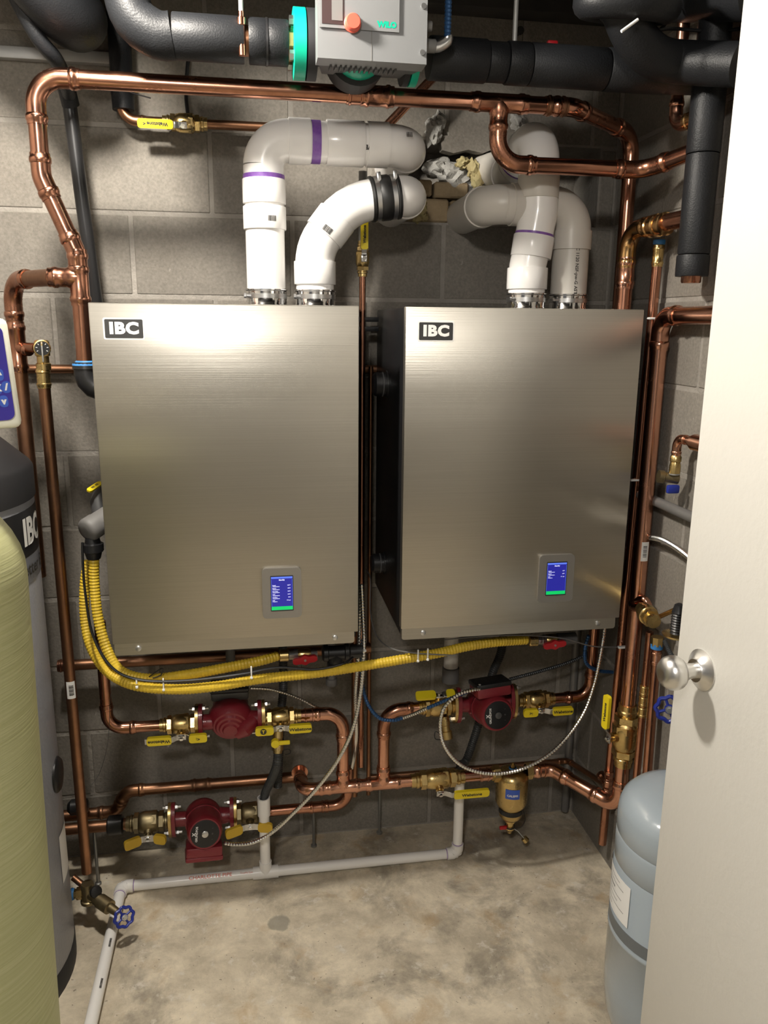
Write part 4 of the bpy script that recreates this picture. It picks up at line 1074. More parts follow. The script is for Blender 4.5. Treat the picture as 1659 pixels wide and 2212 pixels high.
# softener tank (foreground, slight lean)
SCN = V((-.512, -1.0, 0)); SR = .15
o = thing('softener_tank', 'pale green fibreglass softener tank with a domed top in front of the buffer tank', 'tank', SCN)
lean = V((.022, 0, 1)).normalized()
prof = [(0, SR*.93), (.01, SR*1.0), (.16, SR*1.02), (.165, SR)]+[(1.19, SR)]+[(1.19+.14*math.sin(t), SR*math.cos(t)) for t in [math.pi/2*i/10 for i in range(1, 9)]]+[(1.34, .036), (1.37, .036)]
obj('tank_body', MB().turn(SCN, lean, prof, 64), 'fibre', o)
hc = SCN+lean*1.44
sv = thing('control_head', 'white softener control head with a blue keypad on the green tank', 'controller', SCN+lean*1.371)
pu = V((.93, .35, -.12)).normalized()
pc = P(-30, 805, .96)
nrm = V((.42, -.90, .10)); nrm = (nrm-pu*nrm.dot(pu)).normalized(); pvv = nrm.cross(pu)
RC = lambda d: math.radians(d)
rot = Matrix.Rotation(math.radians(9), 3, nrm); pu = rot @ pu; pvv = rot @ pvv
edge = P(30, 805, .96)
pw, ph = .17, .158
pcn = edge-pu*(pw/2-.002)
obj('housing', MB().box(pcn-nrm*.022, (pw, ph, .040), (pu, pvv, nrm), .010, 3), 'cream', sv)
obj('keypad', MB().prism(rrect(pw-.018, ph-.024, .010), pcn-nrm*.003, pu, pvv, nrm, .0045), 'blue_panel', sv)
for k, (a, b, t) in enumerate([(.063, -.002, '^'), (.058, -.021, 'X'), (.070, -.020, '/'), (.064, -.040, 'v')]):
    kk = obj('key', MB().prism(rrect(.0115, .017, .005), pcn+pu*a+pvv*b+nrm*.001, pu, pvv, nrm, .0012), 'blue_key', sv)
    text(t, .0125, pcn+pu*a+pvv*b+nrm*.0024, pu, pvv, 'white', kk, bold=.0008)
obj('neck', MB().turn(SCN+lean*1.372, lean, [(0, .05), (.02, .05), (.04, .06), (.06, .06)], 24), 'cream', sv)
wd = SCN+lean*1.40
obj('valve_block', MB().box(V((SCN.x-.02, -.94, 1.425)), (.13, .10, .07), None, .012, 2), 'cream', sv)
# expansion tank
EC = V((.862, -.89, 0)); ER = .14
zt_ = P(1425, 1688, .90).z
o = thing('expansion_tank', 'glossy grey expansion tank on the floor half hidden by the door', 'tank', EC)
prof = [(.02, ER*.45), (.035, ER*.68), (.07, ER*.85), (.12, ER*.95), (.17, ER*.99), (.21, ER), (.32, ER), (.322, ER*1.010), (.328, ER*1.010), (.33, ER), (.482, ER), (.485, ER*.985), (.488, ER), (.545, ER), (.549, ER*.985), (.553, ER), (.582, ER), (.600, ER*.985), (.614, ER*.95), (.626, ER*.87), (.636, ER*.72), (.642, ER*.5), (.645, ER*.1)]
obj('shell', MB().turn(EC, EZ, prof, 64), 'exp_grey', o)
obj('base_ring', MB().turn(EC, EZ, [(0, ER*.70), (0, ER*.74), (.05, ER*.74), (.05, ER*.70)], 40), 'exp_dark', o)
obj('weld_band', MB().turn(EC, EZ, [(.335, ER), (.335, ER*1.006), (.362, ER*1.006), (.362, ER)], 64), 'exp_dark', o)
za, zb2 = P(1350, 1945, .95).z, P(1350, 1865, .95).z
mb = MB(); vv = []
for i in range(9):
    a = math.radians(-218+54*i/8)
    for z_ in (.375, .468): vv.append(EC+V((math.cos(a), math.sin(a), 0))*(ER+.0016)+EZ*z_)
lab = obj('rating_label', mb.add(vv, [(2*i, 2*i+1, 2*i+3, 2*i+2) for i in range(8)]), 'label', o)
for k in range(7):
    z_ = .456-.0115*k; a0, a1 = math.radians(-206), math.radians((-178, -172, -186, -174, -180, -170, -190)[k]); hgt = .0035 if k == 2 else .0014
    vv = []
    for i in range(6):
        a = a0+(a1-a0)*i/5
        for q_ in (-hgt/2, hgt/2): vv.append(EC+V((math.cos(a), math.sin(a), 0))*(ER+.0021)+EZ*(z_+q_))
    obj('print_line', MB().add(vv, [(2*i, 2*i+1, 2*i+3, 2*i+2) for i in range(5)]), 'grey_plastic', lab)
e1 = V((math.cos(math.radians(-208)), math.sin(math.radians(-208)), 0)); text('I', .03, EC+e1*ER+EZ*.452, EZ.cross(e1), EZ, 'red', lab, wrap=(EC, EZ, ER+.002, 0), bold=.002)

# ================================================================== DOOR
ED = V((.710, -1.037)); RO = V((.711+.001, -1.105)); dd = V((.078, -.997)).normalized()
d3v = V((dd.x, dd.y, 0)); nd = V((-.997, -.078, 0)).normalized()
DW = .90
door = struct(obj('door_1', MB().box(V((ED.x, ED.y, 1.06))+d3v*DW/2-nd*.022, (DW, .044, 2.10), (d3v, nd, EZ), .002), 'door_paint', None))
kp = V((ED.x, ED.y, 0))+d3v*.068; kz = PX(1511, 1447, kp.x).z
kp.z = 1.02
rose = obj('door_rose', MB().turn(kp, nd, [(0, .034), (.002, .034), (.004, .031), (.012, .020), (.014, .019)], 40), 'satin', door)
obj('door_knob', MB().turn(kp+nd*.012, nd, [(0, .0125), (.016, .0125), (.017, .0145), (.022, .015), (.024, .018), (.028, .0235), (.034, .0275), (.042, .0285), (.050, .0270), (.058, .021), (.062, .012), (.0628, .006), (.0625, .001)], 40), 'satin', rose)
for zz_, yy in ((.80, .05), (1.28, .03)):
    pass

# ================================================================== TOP: INSULATION, CIRCULATOR, HANGERS
DI = .48; RI = .0405
zI = P(480, 85, DI).z
o = thing('insulated_pipe', 'black foam-insulated pipe bending down to the green flanged circulator', 'insulated pipe', V((0, -DI, zI)))
ptsi = catmull([V((P(250, -90, DI).x-.06, -DI, ZC)), P(250, -90, DI), P(268, -30, DI), P(290, 40, DI), V((P(340, 84, DI).x, -DI, zI)), V((P(372, 85, DI).x, -DI, zI))], .012)
obj('elbow_cover', MB().sweep(ptsi, RI*1.03, 28), 'foam', o)
segs = [(374, 527), (537, 575), (578, 622)]
for a, b in segs:
    xa, xb = P(a, 85, DI).x, P(b, 90, DI).x
    obj('foam_sleeve', MB().turn((xa, -DI, zI), EX, [(0, RI*.8), (0, RI*.97), (.002, RI), (xb-xa-.002, RI), (xb-xa, RI*.97), (xb-xa, RI*.8)], 28), 'foam', o)
obj('pipe', MB().sweep([V((P(500, 88, DI).x, -DI, zI)), V((P(634, 95, DI).x, -DI, zI))], .027, 20), 'copper_old', o)
xt_ = P(576, 88, DI).x; obj('zip_tie', MB().turn((xt_-.002, -DI, zI), EX, [(0, RI), (0, RI*1.03), (.004, RI*1.03), (.004, RI)], 28), 'black', o)
q = V((P(522, 75, DI).x, -DI-.03, P(522, 78, DI).z))
o = thing('sensor_well', 'copper sensor well with a grey cable stuck into the insulated pipe', 'sensor', q)
obj('well', MB().turn(V((q.x, -DI-.030, zI-.035)), EZ, [(0, .007), (.050, .007), (.052, .009), (.064, .009), (.066, .006), (.075, .006)], 12), 'copper', o)
obj('cable', MB().sweep([V((q.x, -DI-.030, zI+.03)), V((q.x, -DI-.030, ZC))], .0045, 10), 'lead', o)
# vertical black insulated drop at left
q1 = P(267, 238, .055)
o = thing('insulated_pipe', 'short black insulated drop above the yellow-lever feed valve', 'insulated pipe', q1)
obj('foam_sleeve', MB().sweep([V((q1.x, -.055, ZC)), V((q1.x, -.055, q1.z+.018)), V((q1.x, -.055, q1.z))], [.026, .026, .0255], 24), 'foam', o)
obj('zip_tie', MB().turn((q1.x, -.055, q1.z+.034), EZ, [(0, .026), (0, .0272), (.004, .0272), (.004, .026)], 24), 'black', o)
obj('tie_tail', MB().sweep([V((q1.x+.02, -.078, q1.z+.034)), V((q1.x+.068, -.095, q1.z+.02))], .0015, 6), 'black', o)
# big rounded insulation at top left
o = thing('insulated_pipe', 'fat rounded black insulation bulge in the upper corner over the softener', 'insulated pipe', P(160, 50, .3))
obj('foam_sleeve', MB().sweep(catmull([P(-60, -190, .42), P(60, -70, .40), P(130, 15, .34), P(165, 40, .26), P(160, 40, .14), P(155, 40, .02)], .012), .062, 28), 'foam', o)
obj('foam_sleeve', MB().sweep(catmull([P(90, -140, .16), P(150, -60, .16), P(200, -20, .14)], .02), .075, 24), 'foam', o)
o = thing('insulated_pipe', 'slim black insulated pipe slanting down the wall behind the left copper riser', 'insulated pipe', P(205, 640, .12))
obj('foam_sleeve', MB().sweep(catmull([P(10, -60, .36), P(45, 15, .36), P(85, 85, .34), P(120, 128, .30), P(142, 175, .20), P(150, 215, .13)], .012), .0155, 14), 'foam', o)
obj('pipe', MB().sweep([P(148, 205, .13), P(152, 240, .13), P(178, 440, .12), P(208, 655, .10), P(226, 800, .08), P(240, 900, .05)], .0160, 16), 'black', o)
obj('seam_cuff', MB().sweep([P(143, 188, .15), P(153, 228, .13)], .0195, 16), 'foam', o)
cl = catmull([P(408, 110, .02), P(403, 170, .02), P(402, 210, .02), P(407, 258, .05)], .01)
tag(obj('black_cable', MB().sweep(cl, .0048, 8), 'black'), 'black cable down the wall behind the supply loop', 'cable')
# right of the circulator
o = thing('insulated_pipe', 'long black foam-insulated pipe right of the grey circulator', 'insulated pipe', V((.6, -DI, zI)))
DJ = .47; zJ = P(1150, 140, DJ).z; zI2 = P(960, 127, DJ).z
xs_ = [P(p_, 130, DJ).x for p_ in (925, 1050, 1092, 1142, 1308, 1440)]
for k in range(5):
    a, b = xs_[k], xs_[k+1]; rr = RI*(1.0, .93, 1.0, 1.0, 1.02)[k]
    obj('foam_sleeve', MB().turn((a+.001, -DJ, zJ), EX, [(0, rr*.8), (0, rr*.97), (.002, rr), (b-a-.004, rr), (b-a-.002, rr*.97), (b-a-.002, rr*.8)], 28), 'foam', o)
obj('foam_sleeve', MB().sweep(catmull([V((xs_[5]-.01, -DJ, zJ)), V((xs_[5]+.10, -DJ-.02, zJ)), V((XR-.05, -DJ-.07, zJ-.005))], .02), RI*1.0, 28), 'foam', o)
# upper right elbows
o = thing('insulated_pipe', 'black insulated elbow with a white tie hanging in the upper corner', 'insulated pipe', P(1370, 100, .55))
obj('elbow_cover', MB().sweep(catmull([V((P(1320, -60, .60).x-.03, -.66, ZC)), P(1320, -60, .60), P(1345, 20, .60), P(1375, 85, .58), P(1420, 125, .56), P(1480, 135, .56), PX(1600, 140, .95)], .012), .040, 24), 'foam', o)
rgp = [P(1355, 12, .60)+V((math.cos(t)*.078, math.sin(t)*.05, .012*math.sin(t))) for t in [2*math.pi*i/24 for i in range(25)]]
obj('foam_sleeve', MB().sweep(rgp, .028, 14), 'foam', o)
q0, q1 = P(1342, 68, .66), P(1378, 42, .66)
obj('zip_tie', MB().sweep([q0, q1], .0028, 8), 'white', o)
o = thing('insulated_pipe', 'black insulated riser along the right wall ending in a copper stub', 'insulated pipe', V((RISX, -RISY, 1.7)))
zr0, zr1, zr2 = PX(1506, 596, RISX).z, PX(1508, 550, RISX).z, PX(1530, 330, RISX).z
for a, b, rr in ((zr0, zr1, .0345), (zr1+.002, zr2, .0335), (zr2+.002, PX(1535, 180, RISX).z, .0345), (PX(1535, 180, RISX).z, ZC, .0335)):
    obj('foam_sleeve', MB().turn((RISX, -RISY, a), EZ, [(0, rr*.8), (0, rr*.97), (.003, rr), (b-a-.003, rr), (b-a, rr*.97), (b-a, rr*.8)], 28), 'foam', o)
obj('pipe_stub', MB().turn((RISX, -RISY, zr0-.014), EZ, [(0, .019), (.003, .021), (.05, .021)], 20), 'copper', o)
o = thing('insulated_pipe', 'black insulation lying along the ceiling corner above the door', 'insulated pipe', V((.93, -.6, 2.3)))
q0 = P(1440, 0, .5); obj('foam_sleeve', MB().sweep([PX(1432, 2, .93), PX(1640, -10, .95)], .042, 24), 'foam', o)
# gold elbow with union
GX, GYd = .931, .272
zg = PX(1440, 484, .95).z
o = thing('brass_elbow', 'golden elbow fitting turning from a copper riser into the insulated riser', 'pipe elbow', V((GX, -GYd, 1.62)))
run(o, [V((GX, -GYd, .95)), V((GX, -GYd, zg)), V((RISX, -RISY+.025, zg+.004))], .0195, 'copper', 'brass_gold', bend=2.6)
gz = PX(1352, 590, .93).z
coupling(o, V((GX, -GYd, gz)), EZ, .0195, 'copper_new', .075)
gd = (V((RISX, -RISY, zg))-V((GX, -GYd, zg))).normalized()
obj('union', MB().turn(V((GX, -GYd, zg))+gd*.085, gd, [(0, .021), (.004, .025), (.012, .025), (.014, .022), (.022, .022), (.024, .026), (.040, .026), (.042, .022), (.055, .022), (.058, .026), (.068, .026), (.07, .021)], 20), 'brass_gold', o)
# small copper with brass adapter (upper right)
SX_ = .945
q0 = PX(1475, 20, SX_); q1 = PX(1462, 272, SX_)
o = thing('copper_tube', 'short copper tube with a brass adapter entering the insulated riser', 'copper pipe', q1)
ym = (q0.y+q1.y)/2
run(o, [V((SX_, ym, q0.z)), V((SX_, ym, q1.z)), V((RISX, -RISY+.02, q1.z))], .0135, 'copper_new', bend=2.2)
gd = V((0, -1, 0)); obj('press_adapter', MB().turn(V((SX_+.002, ym-.045, q1.z)), V((RISX-SX_, -RISY-ym, 0)), [(0, .0145), (.004, .018), (.012, .018), (.014, .016), (.03, .0165), (.05, .0165)], 16), 'brass_gold', o)
coupling(o, V((SX_, ym, q0.z-.01)), EZ, .0135, 'copper_new', .03)
# hanger rod, conduit, wires
q = P(1097, 60, .42)
tag(obj('hanger_rod', MB().sweep([V((q.x, -DJ, ZC)), V((q.x, -DJ, zJ+RI))], .0050, 10), 'lead'), 'grey threaded hanger rod above the long insulated pipe', 'rod')
# Wilo style circulator
WX0, WX1 = P(686, 90, .60).x, P(922, 100, .60).x
zw0 = P(805, 132, .60).z
wc = V(((WX0+WX1)/2, -DI, zI))
o = thing('circulator', 'large grey circulator with green flanges, red knob and control panel overhead', 'pump', V((wc.x, -DI, zI-.09)))
wbx = obj('control_box', MB().prism([(WX0, 0), (WX1, 0), (WX1, .30), (WX0, .30)], V((0, -.60, zw0)), EX, EZ, EY, .045), 'pump_grey', o)
mb = MB()
vb_ = [V((WX0+.006, -.555, zw0)), V((WX1-.006, -.555, zw0)), V((WX1-.02, -.46, zw0+.012)), V((WX0+.02, -.46, zw0+.012)), V((WX0+.006, -.555, zw0+.28)), V((WX1-.006, -.555, zw0+.28)), V((WX1-.02, -.46, zw0+.28)), V((WX0+.02, -.46, zw0+.28))]
mb.add(vb_, [(0, 1, 2, 3), (4, 7, 6, 5), (0, 4, 5, 1), (1, 5, 6, 2), (2, 6, 7, 3), (3, 7, 4, 0)])
obj('rear_housing', mb, 'dark_grey', wbx)
for k in range(14): obj('cooling_fin', MB().box(V((WX0+.028+k*.0095, -.550, zw0-.001)), (.0035, .03, .007), None, .0008, 1), 'dark_grey', wbx)
xm = P(803, 60, .60).x
obj('seam', MB().box(V((xm, -.6003, zw0+.13)), (.0012, .001, .26)), 'grey_plastic', wbx)
px0, px1, pz0 = P(690, 30, .60).x, P(862, 30, .60).x, P(780, 66, .60).z
pl = obj('panel', MB().prism([(px0, pz0), (px1, pz0), (px1, pz0+.13), (px0, pz0+.13)], V((0, -.601, 0)), EX, EZ, -EY, .003), 'pump_grey', wbx)
wx1 = P(742, 30, .60).x
obj('display_window', MB().prism([(px0+.004, pz0+.006), (wx1, pz0+.006), (wx1, pz0+.13), (px0+.004, pz0+.13)], V((0, -.604, 0)), EX, EZ, -EY, .001), 'pump_window', pl)
xw = P(716, 30, .6).x; obj('display', MB().prism([(xw, pz0+.012), (wx1-.002, pz0+.012), (wx1-.002, pz0+.13), (xw, pz0+.13)], V((0, -.605, 0)), EX, EZ, -EY, .0006), 'grey_plastic', pl)
kq = P(762, 49, .61); kq.y = -.604
obj('knob', MB().turn(kq, -EY, [(0, .0155), (.004, .0155), (.005, .0142), (.014, .0138), (.016, .012)], 24), 'orange_red', pl)
text('WILO', .0135, V((P(836, 54, .604).x, -.604, P(836, 54, .604).z)), EX, EZ, 'green', pl, bold=.0008)
for px_, py_ in ((915, 14), (912, 114)):
    q = P(px_, py_, .60); obj('screw', MB().turn(V((q.x, -.6005, q.z)), -EY, [(0, .005), (.003, .005), (.003, .002)], 12), 'zinc', wbx)
vx = P(777, 120, .5).x
obj('volute', MB().turn(V((vx, -.44, zI-.006)), -EY, [(0, .045), (.01, .052), (.06, .052), (.085, .046), (.09, .040)], 36), 'green', o)
obj('insulation_shell', MB().turn(V((vx, -.43, zI-.006)), -EY, [(-.02, .05), (-.02, .060), (.050, .062), (.052, .053)], 36), 'black_matte', o)
obj('inlet', MB().sweep([V((P(660, 98, DI).x, -DI, zI)), V((P(905, 112, DI).x, -DI, zI))], .036, 24), 'black_matte', o)
fr = .0625
for a, b, m_, sgn in ((632, 659, 'green', 1), (660, 683, 'black_matte', 1), (868, 882, 'black_matte', 1), (883, 900, 'green', 1)):
    xa, xb = P(a, 100, DI).x, P(b, 100, DI).x
    fo = obj('flange', MB().turn((xa, -DI, zI), EX, [(0, fr*.9), (.001, fr), (xb-xa-.001, fr), (xb-xa, fr*.9)], 40), m_, o)
    if m_ == 'green':
        for t in (40, 140, 220, 320):
            a_ = math.radians(t); bq = V((xa-.008, -DI-math.cos(a_)*.046, zI+math.sin(a_)*.046))
            if a > 800: bq.x = xb-.002
            obj('bolt', MB().turn(bq, EX, [(0, .009), (.010, .009)], 6), 'zinc', fo)
obj('brass_nipple', MB().turn((P(622, 95, DI).x, -DI, zI), EX, [(0, .03), (.012, .03)], 8), 'brass', o)
q = P(944, 110, .53)
gl = obj('cable_gland', MB().turn(V((WX1-.004, -.555, q.z)), EX, [(0, .014), (.014, .014), (.015, .012), (.03, .012), (.031, .010)], 10), 'grey_plastic', o)
obj('cable_gland', MB().turn(V((WX1-.004, -.555, P(940, 68, .53).z)), EX, [(0, .012), (.012, .012), (.013, .009), (.022, .009)], 10), 'grey_plastic', o)
bx_ = V((WX1+.026, -.555, q.z)); tpz = P(965, 82, .55)
obj('conduit_elbow', MB().sweep(catmull([bx_-EX*.012, bx_+EX*.006, V((tpz.x, -.555, (bx_.z+tpz.z)/2+.002)), V((tpz.x, -.555, tpz.z))], .006), .0105, 14), 'zinc', o)
cable('conduit', 'blue-grey flexible conduit dropping into the side of the overhead circulator', [V((tpz.x, -.555, tpz.z)), V((tpz.x+.001, -.555, (tpz.z+ZC)/2)), V((tpz.x+.002, -.555, ZC))], .0072, 'armor_blue', .007, .2)
for k, pts in enumerate([[PX(1600, 62, .98), PX(1540, 68, .95), P(1440, 62, .55), P(1400, 80, .55)], [P(1470, 20, .5), P(1430, 60, .52), P(1404, 88, .55)]]):
    tag(obj('black_wire', MB().sweep(catmull(pts, .01), .0034, 8), 'black'), ('black wire looping past the short copper tube toward the door', 'black wire slanting down beside the hanging insulated elbow')[k], 'wire')
q = P(1194, 97, DJ); tag(obj('red_handle', MB().box(V((q.x, -DJ+.004, zJ+RI+.003)), (.022, .012, .010), None, .003), 'red'), 'small red valve handle peeking over the long insulated pipe', 'handle')
q = P(1118, 72, .0)
tag(obj('wall_anchor', MB().turn(V((q.x, .002, q.z)), -EY, [(0, .006), (.02, .006), (.02, .010), (.026, .010)], 10), 'wood_dark'), 'rusty anchor bolt in the wall above the long insulated pipe', 'bolt')

# ================================================================== BETWEEN THE BOILERS
gx = P(783, 600, .10)
o = thing('gas_tube', 'copper tube with a yellow-lever valve rising between the two boilers', 'copper pipe', V((gx.x, -.10, .3)))
zg0, zg1 = P(776, 590, .10).z, P(788, 1655, .10).z
gx = V((.287, -.10, 0)); gx.x = P(783, 600, .10).x
obj('pipe', MB().sweep([V((gx.x, -.10, zg1)), V((gx.x, -.10, zg0))], .0085, 14), 'copper', o)
obj('pipe', MB().sweep([V((gx.x, -.10, zg0+.06)), V((gx.x, -.10, P(778, 370, .10).z))], .0105, 14), 'grey_pipe', o)
v = thing('ball_valve', 'brass ball valve with vertical yellow lever under the rubber flue coupling', 'valve', V((gx.x, -.10, zg0)))
e = valve_body(v, V((gx.x, -.10, zg0+.035)), EZ, .0100, 'brass', .07, V((0, -1, 0)))
handle(v, e, EZ, V((0, -1, 0)), [(-.008, 0), (.012, 0), (.020, .004), (.085, .004)], .016, grips=[((.020, .004), (.092, .004))], words=['Webstone'])
for px, lab, r_ in ((797, 'thin copper tube beside the gas tube between the boilers', .0065), (766, 'dark copper riser behind the left boiler edge', .0095)):
    q = P(px, 1500, .05); tag(obj('copper_tube', MB().sweep([V((q.x, -.05, .16)), V((q.x, -.05, 1.45 if r_ < .008 else .83))], r_, 12), 'copper_old'), lab, 'copper pipe')
# low thin tube along the wall at right
zt_ = P(1000, 1662, .03).z
o = thing('copper_tube', 'thin dull copper tube low on the back wall turning forward into the relief pipe', 'copper pipe', V((.7, -.03, zt_))) 
rX = .984; rel_t, rel_b = PX(1413, 640, rX), PX(1301, 1822, rX)
rp = rel_b+(rel_t-rel_b)*.12
run(o, [V((P(800, 1672, .03).x, -.03, zt_)), V((XR-.035, -.03, zt_)), V((rX-.002, rp.y+.02, rp.z))], .0085, 'copper_old', 'copper_old', bend=2.2)
q = P(1236, 1500, .03); tag(obj('grey_pipe', MB().sweep([V((XR-.03, -.022, .02)), V((XR-.03, -.022, .83))], .012, 12), 'grey_pipe'), 'dark grey pipe standing in the wall corner', 'pipe')

# ================================================================== RIGHT WALL PIPING
o = thing('relief_pipe', 'slim copper relief pipe with blue tape at top, ending open above the floor', 'copper pipe', rel_b)
ax = (rel_t-rel_b).normalized(); tt = PX(1424, 545, rX)
tt = rel_b+ax*((tt.z-rel_b.z)/ax.z)
obj('pipe', MB().sweep([rel_b, tt], .0118, 16), 'copper', o)
coupling(o, tt-ax*.008, ax, .0118, 'brass', .05, 'press_adapter')
obj('tape', MB().turn(tt+ax*.018, ax, [(0, .013), (.002, .0145), (.010, .0145), (.012, .012)], 14), 'blue_tape', o)
coupling(o, rp-ax*.012, ax, .0118, 'copper_new', .04); coupling(o, rp+ax*.035, ax, .0118, 'copper_new', .04)
tee(o, rp+ax*.01, ax, V((-.2, 1, .3)), .0118, 'copper', L=.05)
# big valve on the riser
zv = PX(1355, 1592, BX).z; cvp = V((BX, BYm, zv))
v = thing('ball_valve', 'large brass ball valve on the thick riser with an upright yellow lever', 'valve', cvp)
e = valve_body(v, cvp, EZ, .0200, 'brass', .145, V((-1, -.25, 0)))
handle(v, e, EZ, V((-1, -.25, 0)), [(-.010, 0), (.014, 0), (.030, .014), (.125, .014)], .020, grips=[((.034, .014), (.128, .014))], words=['Webstone'])
# pressure valve group
pr0, pr1 = PX(1385, 1312, .955), PX(1452, 1388, .935)
o = thing('pressure_valve', 'brass pressure reducing valve with a black spring bonnet near the door knob', 'valve', pr0)
ax = (pr1-pr0).normalized()
obj('body', MB().turn(pr0+ax*.010, ax, [(0, .013), (.004, .019), (.022, .021), (.024, .024), (.040, .024), (.042, .021), (.055, .021), (.056, .017), (.075, .017)], 16), 'brass', o)
obj('hex_nut', MB().turn(pr0+ax*.002, ax, [(0, .017), (.014, .017)], 6), 'brass', o)
obj('hex_nut', MB().turn(pr0+ax*.052, ax, [(0, .023), (.016, .023)], 6), 'brass', o)
sb = PX(1462, 1362, .925)
obj('bonnet_plate', MB().turn(sb-EZ*.012, EZ, [(0, .030), (.004, .031), (.006, .026)], 24), 'brass', o)
sp = obj('spring_bonnet', MB().turn(sb-EZ*.006, EZ, [(0, .015)]+[(.004+.006*i+(.003 if j else 0), .0150 if j else .0125) for i in range(8) for j in (0, 1)]+[(.054, .013), (.066, .010), (.070, .004)], 20), 'black', o)
el = [PX(1442, 1300, .985), PX(1393, 1288, .975), PX(1362, 1303, .955), pr0+ax*.004]
obj('tube', MB().sweep(catmull([PX(1402, 1312, .985), PX(1390, 1294, .975), PX(1366, 1302, .960), PX(1370, 1312, .957), pr0+ax*.004], .006), .0105, 14), 'copper_new', o)
obj('tube', MB().sweep([PX(1425, 1332, .985), PX(1470, 1312, .975)], .006, 10), 'brass', o)
q = PX(1436, 1385, .96); cable('black_hose', 'black ribbed hose below the pressure reducing valve behind the knob', [q, PX(1450, 1415, .95), PX(1475, 1450, .95)], .006, 'armor_dark', .006, .15)
for px0, py0, px1, py1, X_, r_, lab, extra in ((1404, 1365, 1373, 1700, .985, .0095, 'slim copper tube with a small brass valve beside the thick riser', 'valve'), (1419, 1392, 1396, 1700, .985, .0118, 'copper tube with blue taped joint rising behind the expansion tank', 'tape')):
    a, b = PX(px0, py0, X_), PX(px1, py1, X_)
    o = thing('copper_tube', lab, 'copper pipe', b)
    ax = (a-b).normalized(); L = (a-b).length
    obj('pipe', MB().sweep([b, a], r_, 14), 'copper', o)
    if extra == 'tape':
        obj('tape', MB().turn(a-ax*.012, ax, [(0, r_*1.1), (.002, r_*1.3), (.014, r_*1.3), (.016, r_)], 14), 'blue_tape', o)
        coupling(o, a-ax*.034, ax, r_, 'copper_new', .036); obj('nut', MB().turn(a-ax*.002, ax, [(0, .016), (.022, .016)], 8), 'brass', o)
    else:
        p = b+ax*((PX(1392, 1515, X_).z-b.z)/ax.z)
        for k in (-.03, 0, .03): coupling(o, p+ax*k, ax, r_*1.1, 'brass', .028, 'valve_body')
q = PX(1446, 1532, .975)
o = thing('gate_valve', 'blue handwheel gate valve on the right wall partly behind the door', 'valve', q)
obj('body', MB().turn(V((XR-.004, q.y, q.z)), V((-1, -.3, 0)), [(0, .022), (.004, .022), (.005, .012), (.02, .012)], 16), 'brass_old', o)
wheel(o, q, V((-.5, -1, .1)), .030)
# hose bib
HXw = .968
hb0, hb1, hb2 = PX(1500, 945, HXw), PX(1462, 945, HXw), PX(1458, 1030, HXw)
o = thing('hose_bib', 'brass hose bib with a blue handle hanging from a copper elbow', 'valve', hb2)
ym = (hb1.y+hb2.y)/2
run(o, [V((HXw, hb0.y-.08, hb1.z)), V((HXw, ym, hb1.z)), V((HXw, ym, hb2.z+.03))], .0095, 'copper_new', bend=2.4)
obj('reducer', MB().turn(V((HXw, hb0.y+.012, hb1.z)), -EY, [(0, .010), (.004, .014), (.012, .014), (.016, .0185), (.06, .0185)], 16), 'copper_new', o)
bp_ = V((HXw, ym, hb2.z))
obj('press_adapter', MB().turn(bp_+EZ*.050, -EZ, [(0, .0105), (.004, .013), (.014, .013), (.016, .011), (.024, .013), (.042, .013)], 12), 'brass', o)
obj('tape', MB().turn(bp_+EZ*.004, EZ, [(0, .011), (.002, .0125), (.007, .0125), (.008, .011)], 12), 'lead', o)
obj('spout', MB().turn(bp_+V((.004, .012, -.006)), V((-.55, .1, .06)), [(-.014, .008), (-.012, .013), (.020, .012), (.022, .015), (.034, .015), (.034, .010)], 14), 'brass_old', o)
obj('handle', MB().box(bp_+V((.0, 0, -.030)), (.030, .012, .020), None, .004), 'blue_wheel', o)
# conduit + armoured cable on the right wall
z_ = PX(1450, 1095, XR-.015).z; a = PX(1412, 1082, .99); b = PX(1495, 1112, .99)
tag(obj('conduit', MB().sweep([V((.993, a.y+.12, a.z)), V((.993, b.y-.3, a.z))], .0125, 14), 'grey_pipe'), 'grey rigid conduit running along the right wall below the hose bib', 'conduit')
cable('armored_cable', 'short silver armoured cable crossing the right wall beside the stickered riser', [PX(1400, 1160, .985), PX(1430, 1166, .985), PX(1460, 1182, .98), PX(1490, 1205, .975), PX(1530, 1245, .97)], .0075, 'armor', .006, .25)
cl = catmull([V((BX-.02, BYm-.012, PX(1395, 1120, .95).z)), V((BX-.015, BYm-.022, PX(1395, 1150, .95).z)), PX(1402, 1160, .985)], .006)
# ================================================================== YELLOW HOSES, CABLES
HA = [P(203, 1208, .33), P(204, 1260, .33), P(212, 1335, .34), P(232, 1405, .36), P(262, 1450, .39), P(320, 1466, .41), P(400, 1458, .41), P(480, 1444, .40), P(560, 1428, .38), P(602, 1416, .36)]
cable('yellow_hose', 'yellow corrugated gas hose ending at the red valve under the left boiler', HA, .0125, 'hose_yellow', .0078, .11, 14, 'hose')
HB = [P(190, 1212, .29), P(183, 1270, .29), P(184, 1340, .30), P(198, 1400, .33), P(232, 1450, .37), P(290, 1480, .42), P(380, 1489, .43), P(470, 1482, .43), P(560, 1467, .42), P(690, 1453, .41), P(800, 1436, .41), P(870, 1424, .41), P(940, 1412, .40), P(1010, 1396, .39), P(1070, 1387, .38), P(1138, 1382, .36)]
cable('yellow_hose', 'longer yellow corrugated gas hose stretching across to the right boiler', HB, .0125, 'hose_yellow', .0078, .11, 14, 'hose')
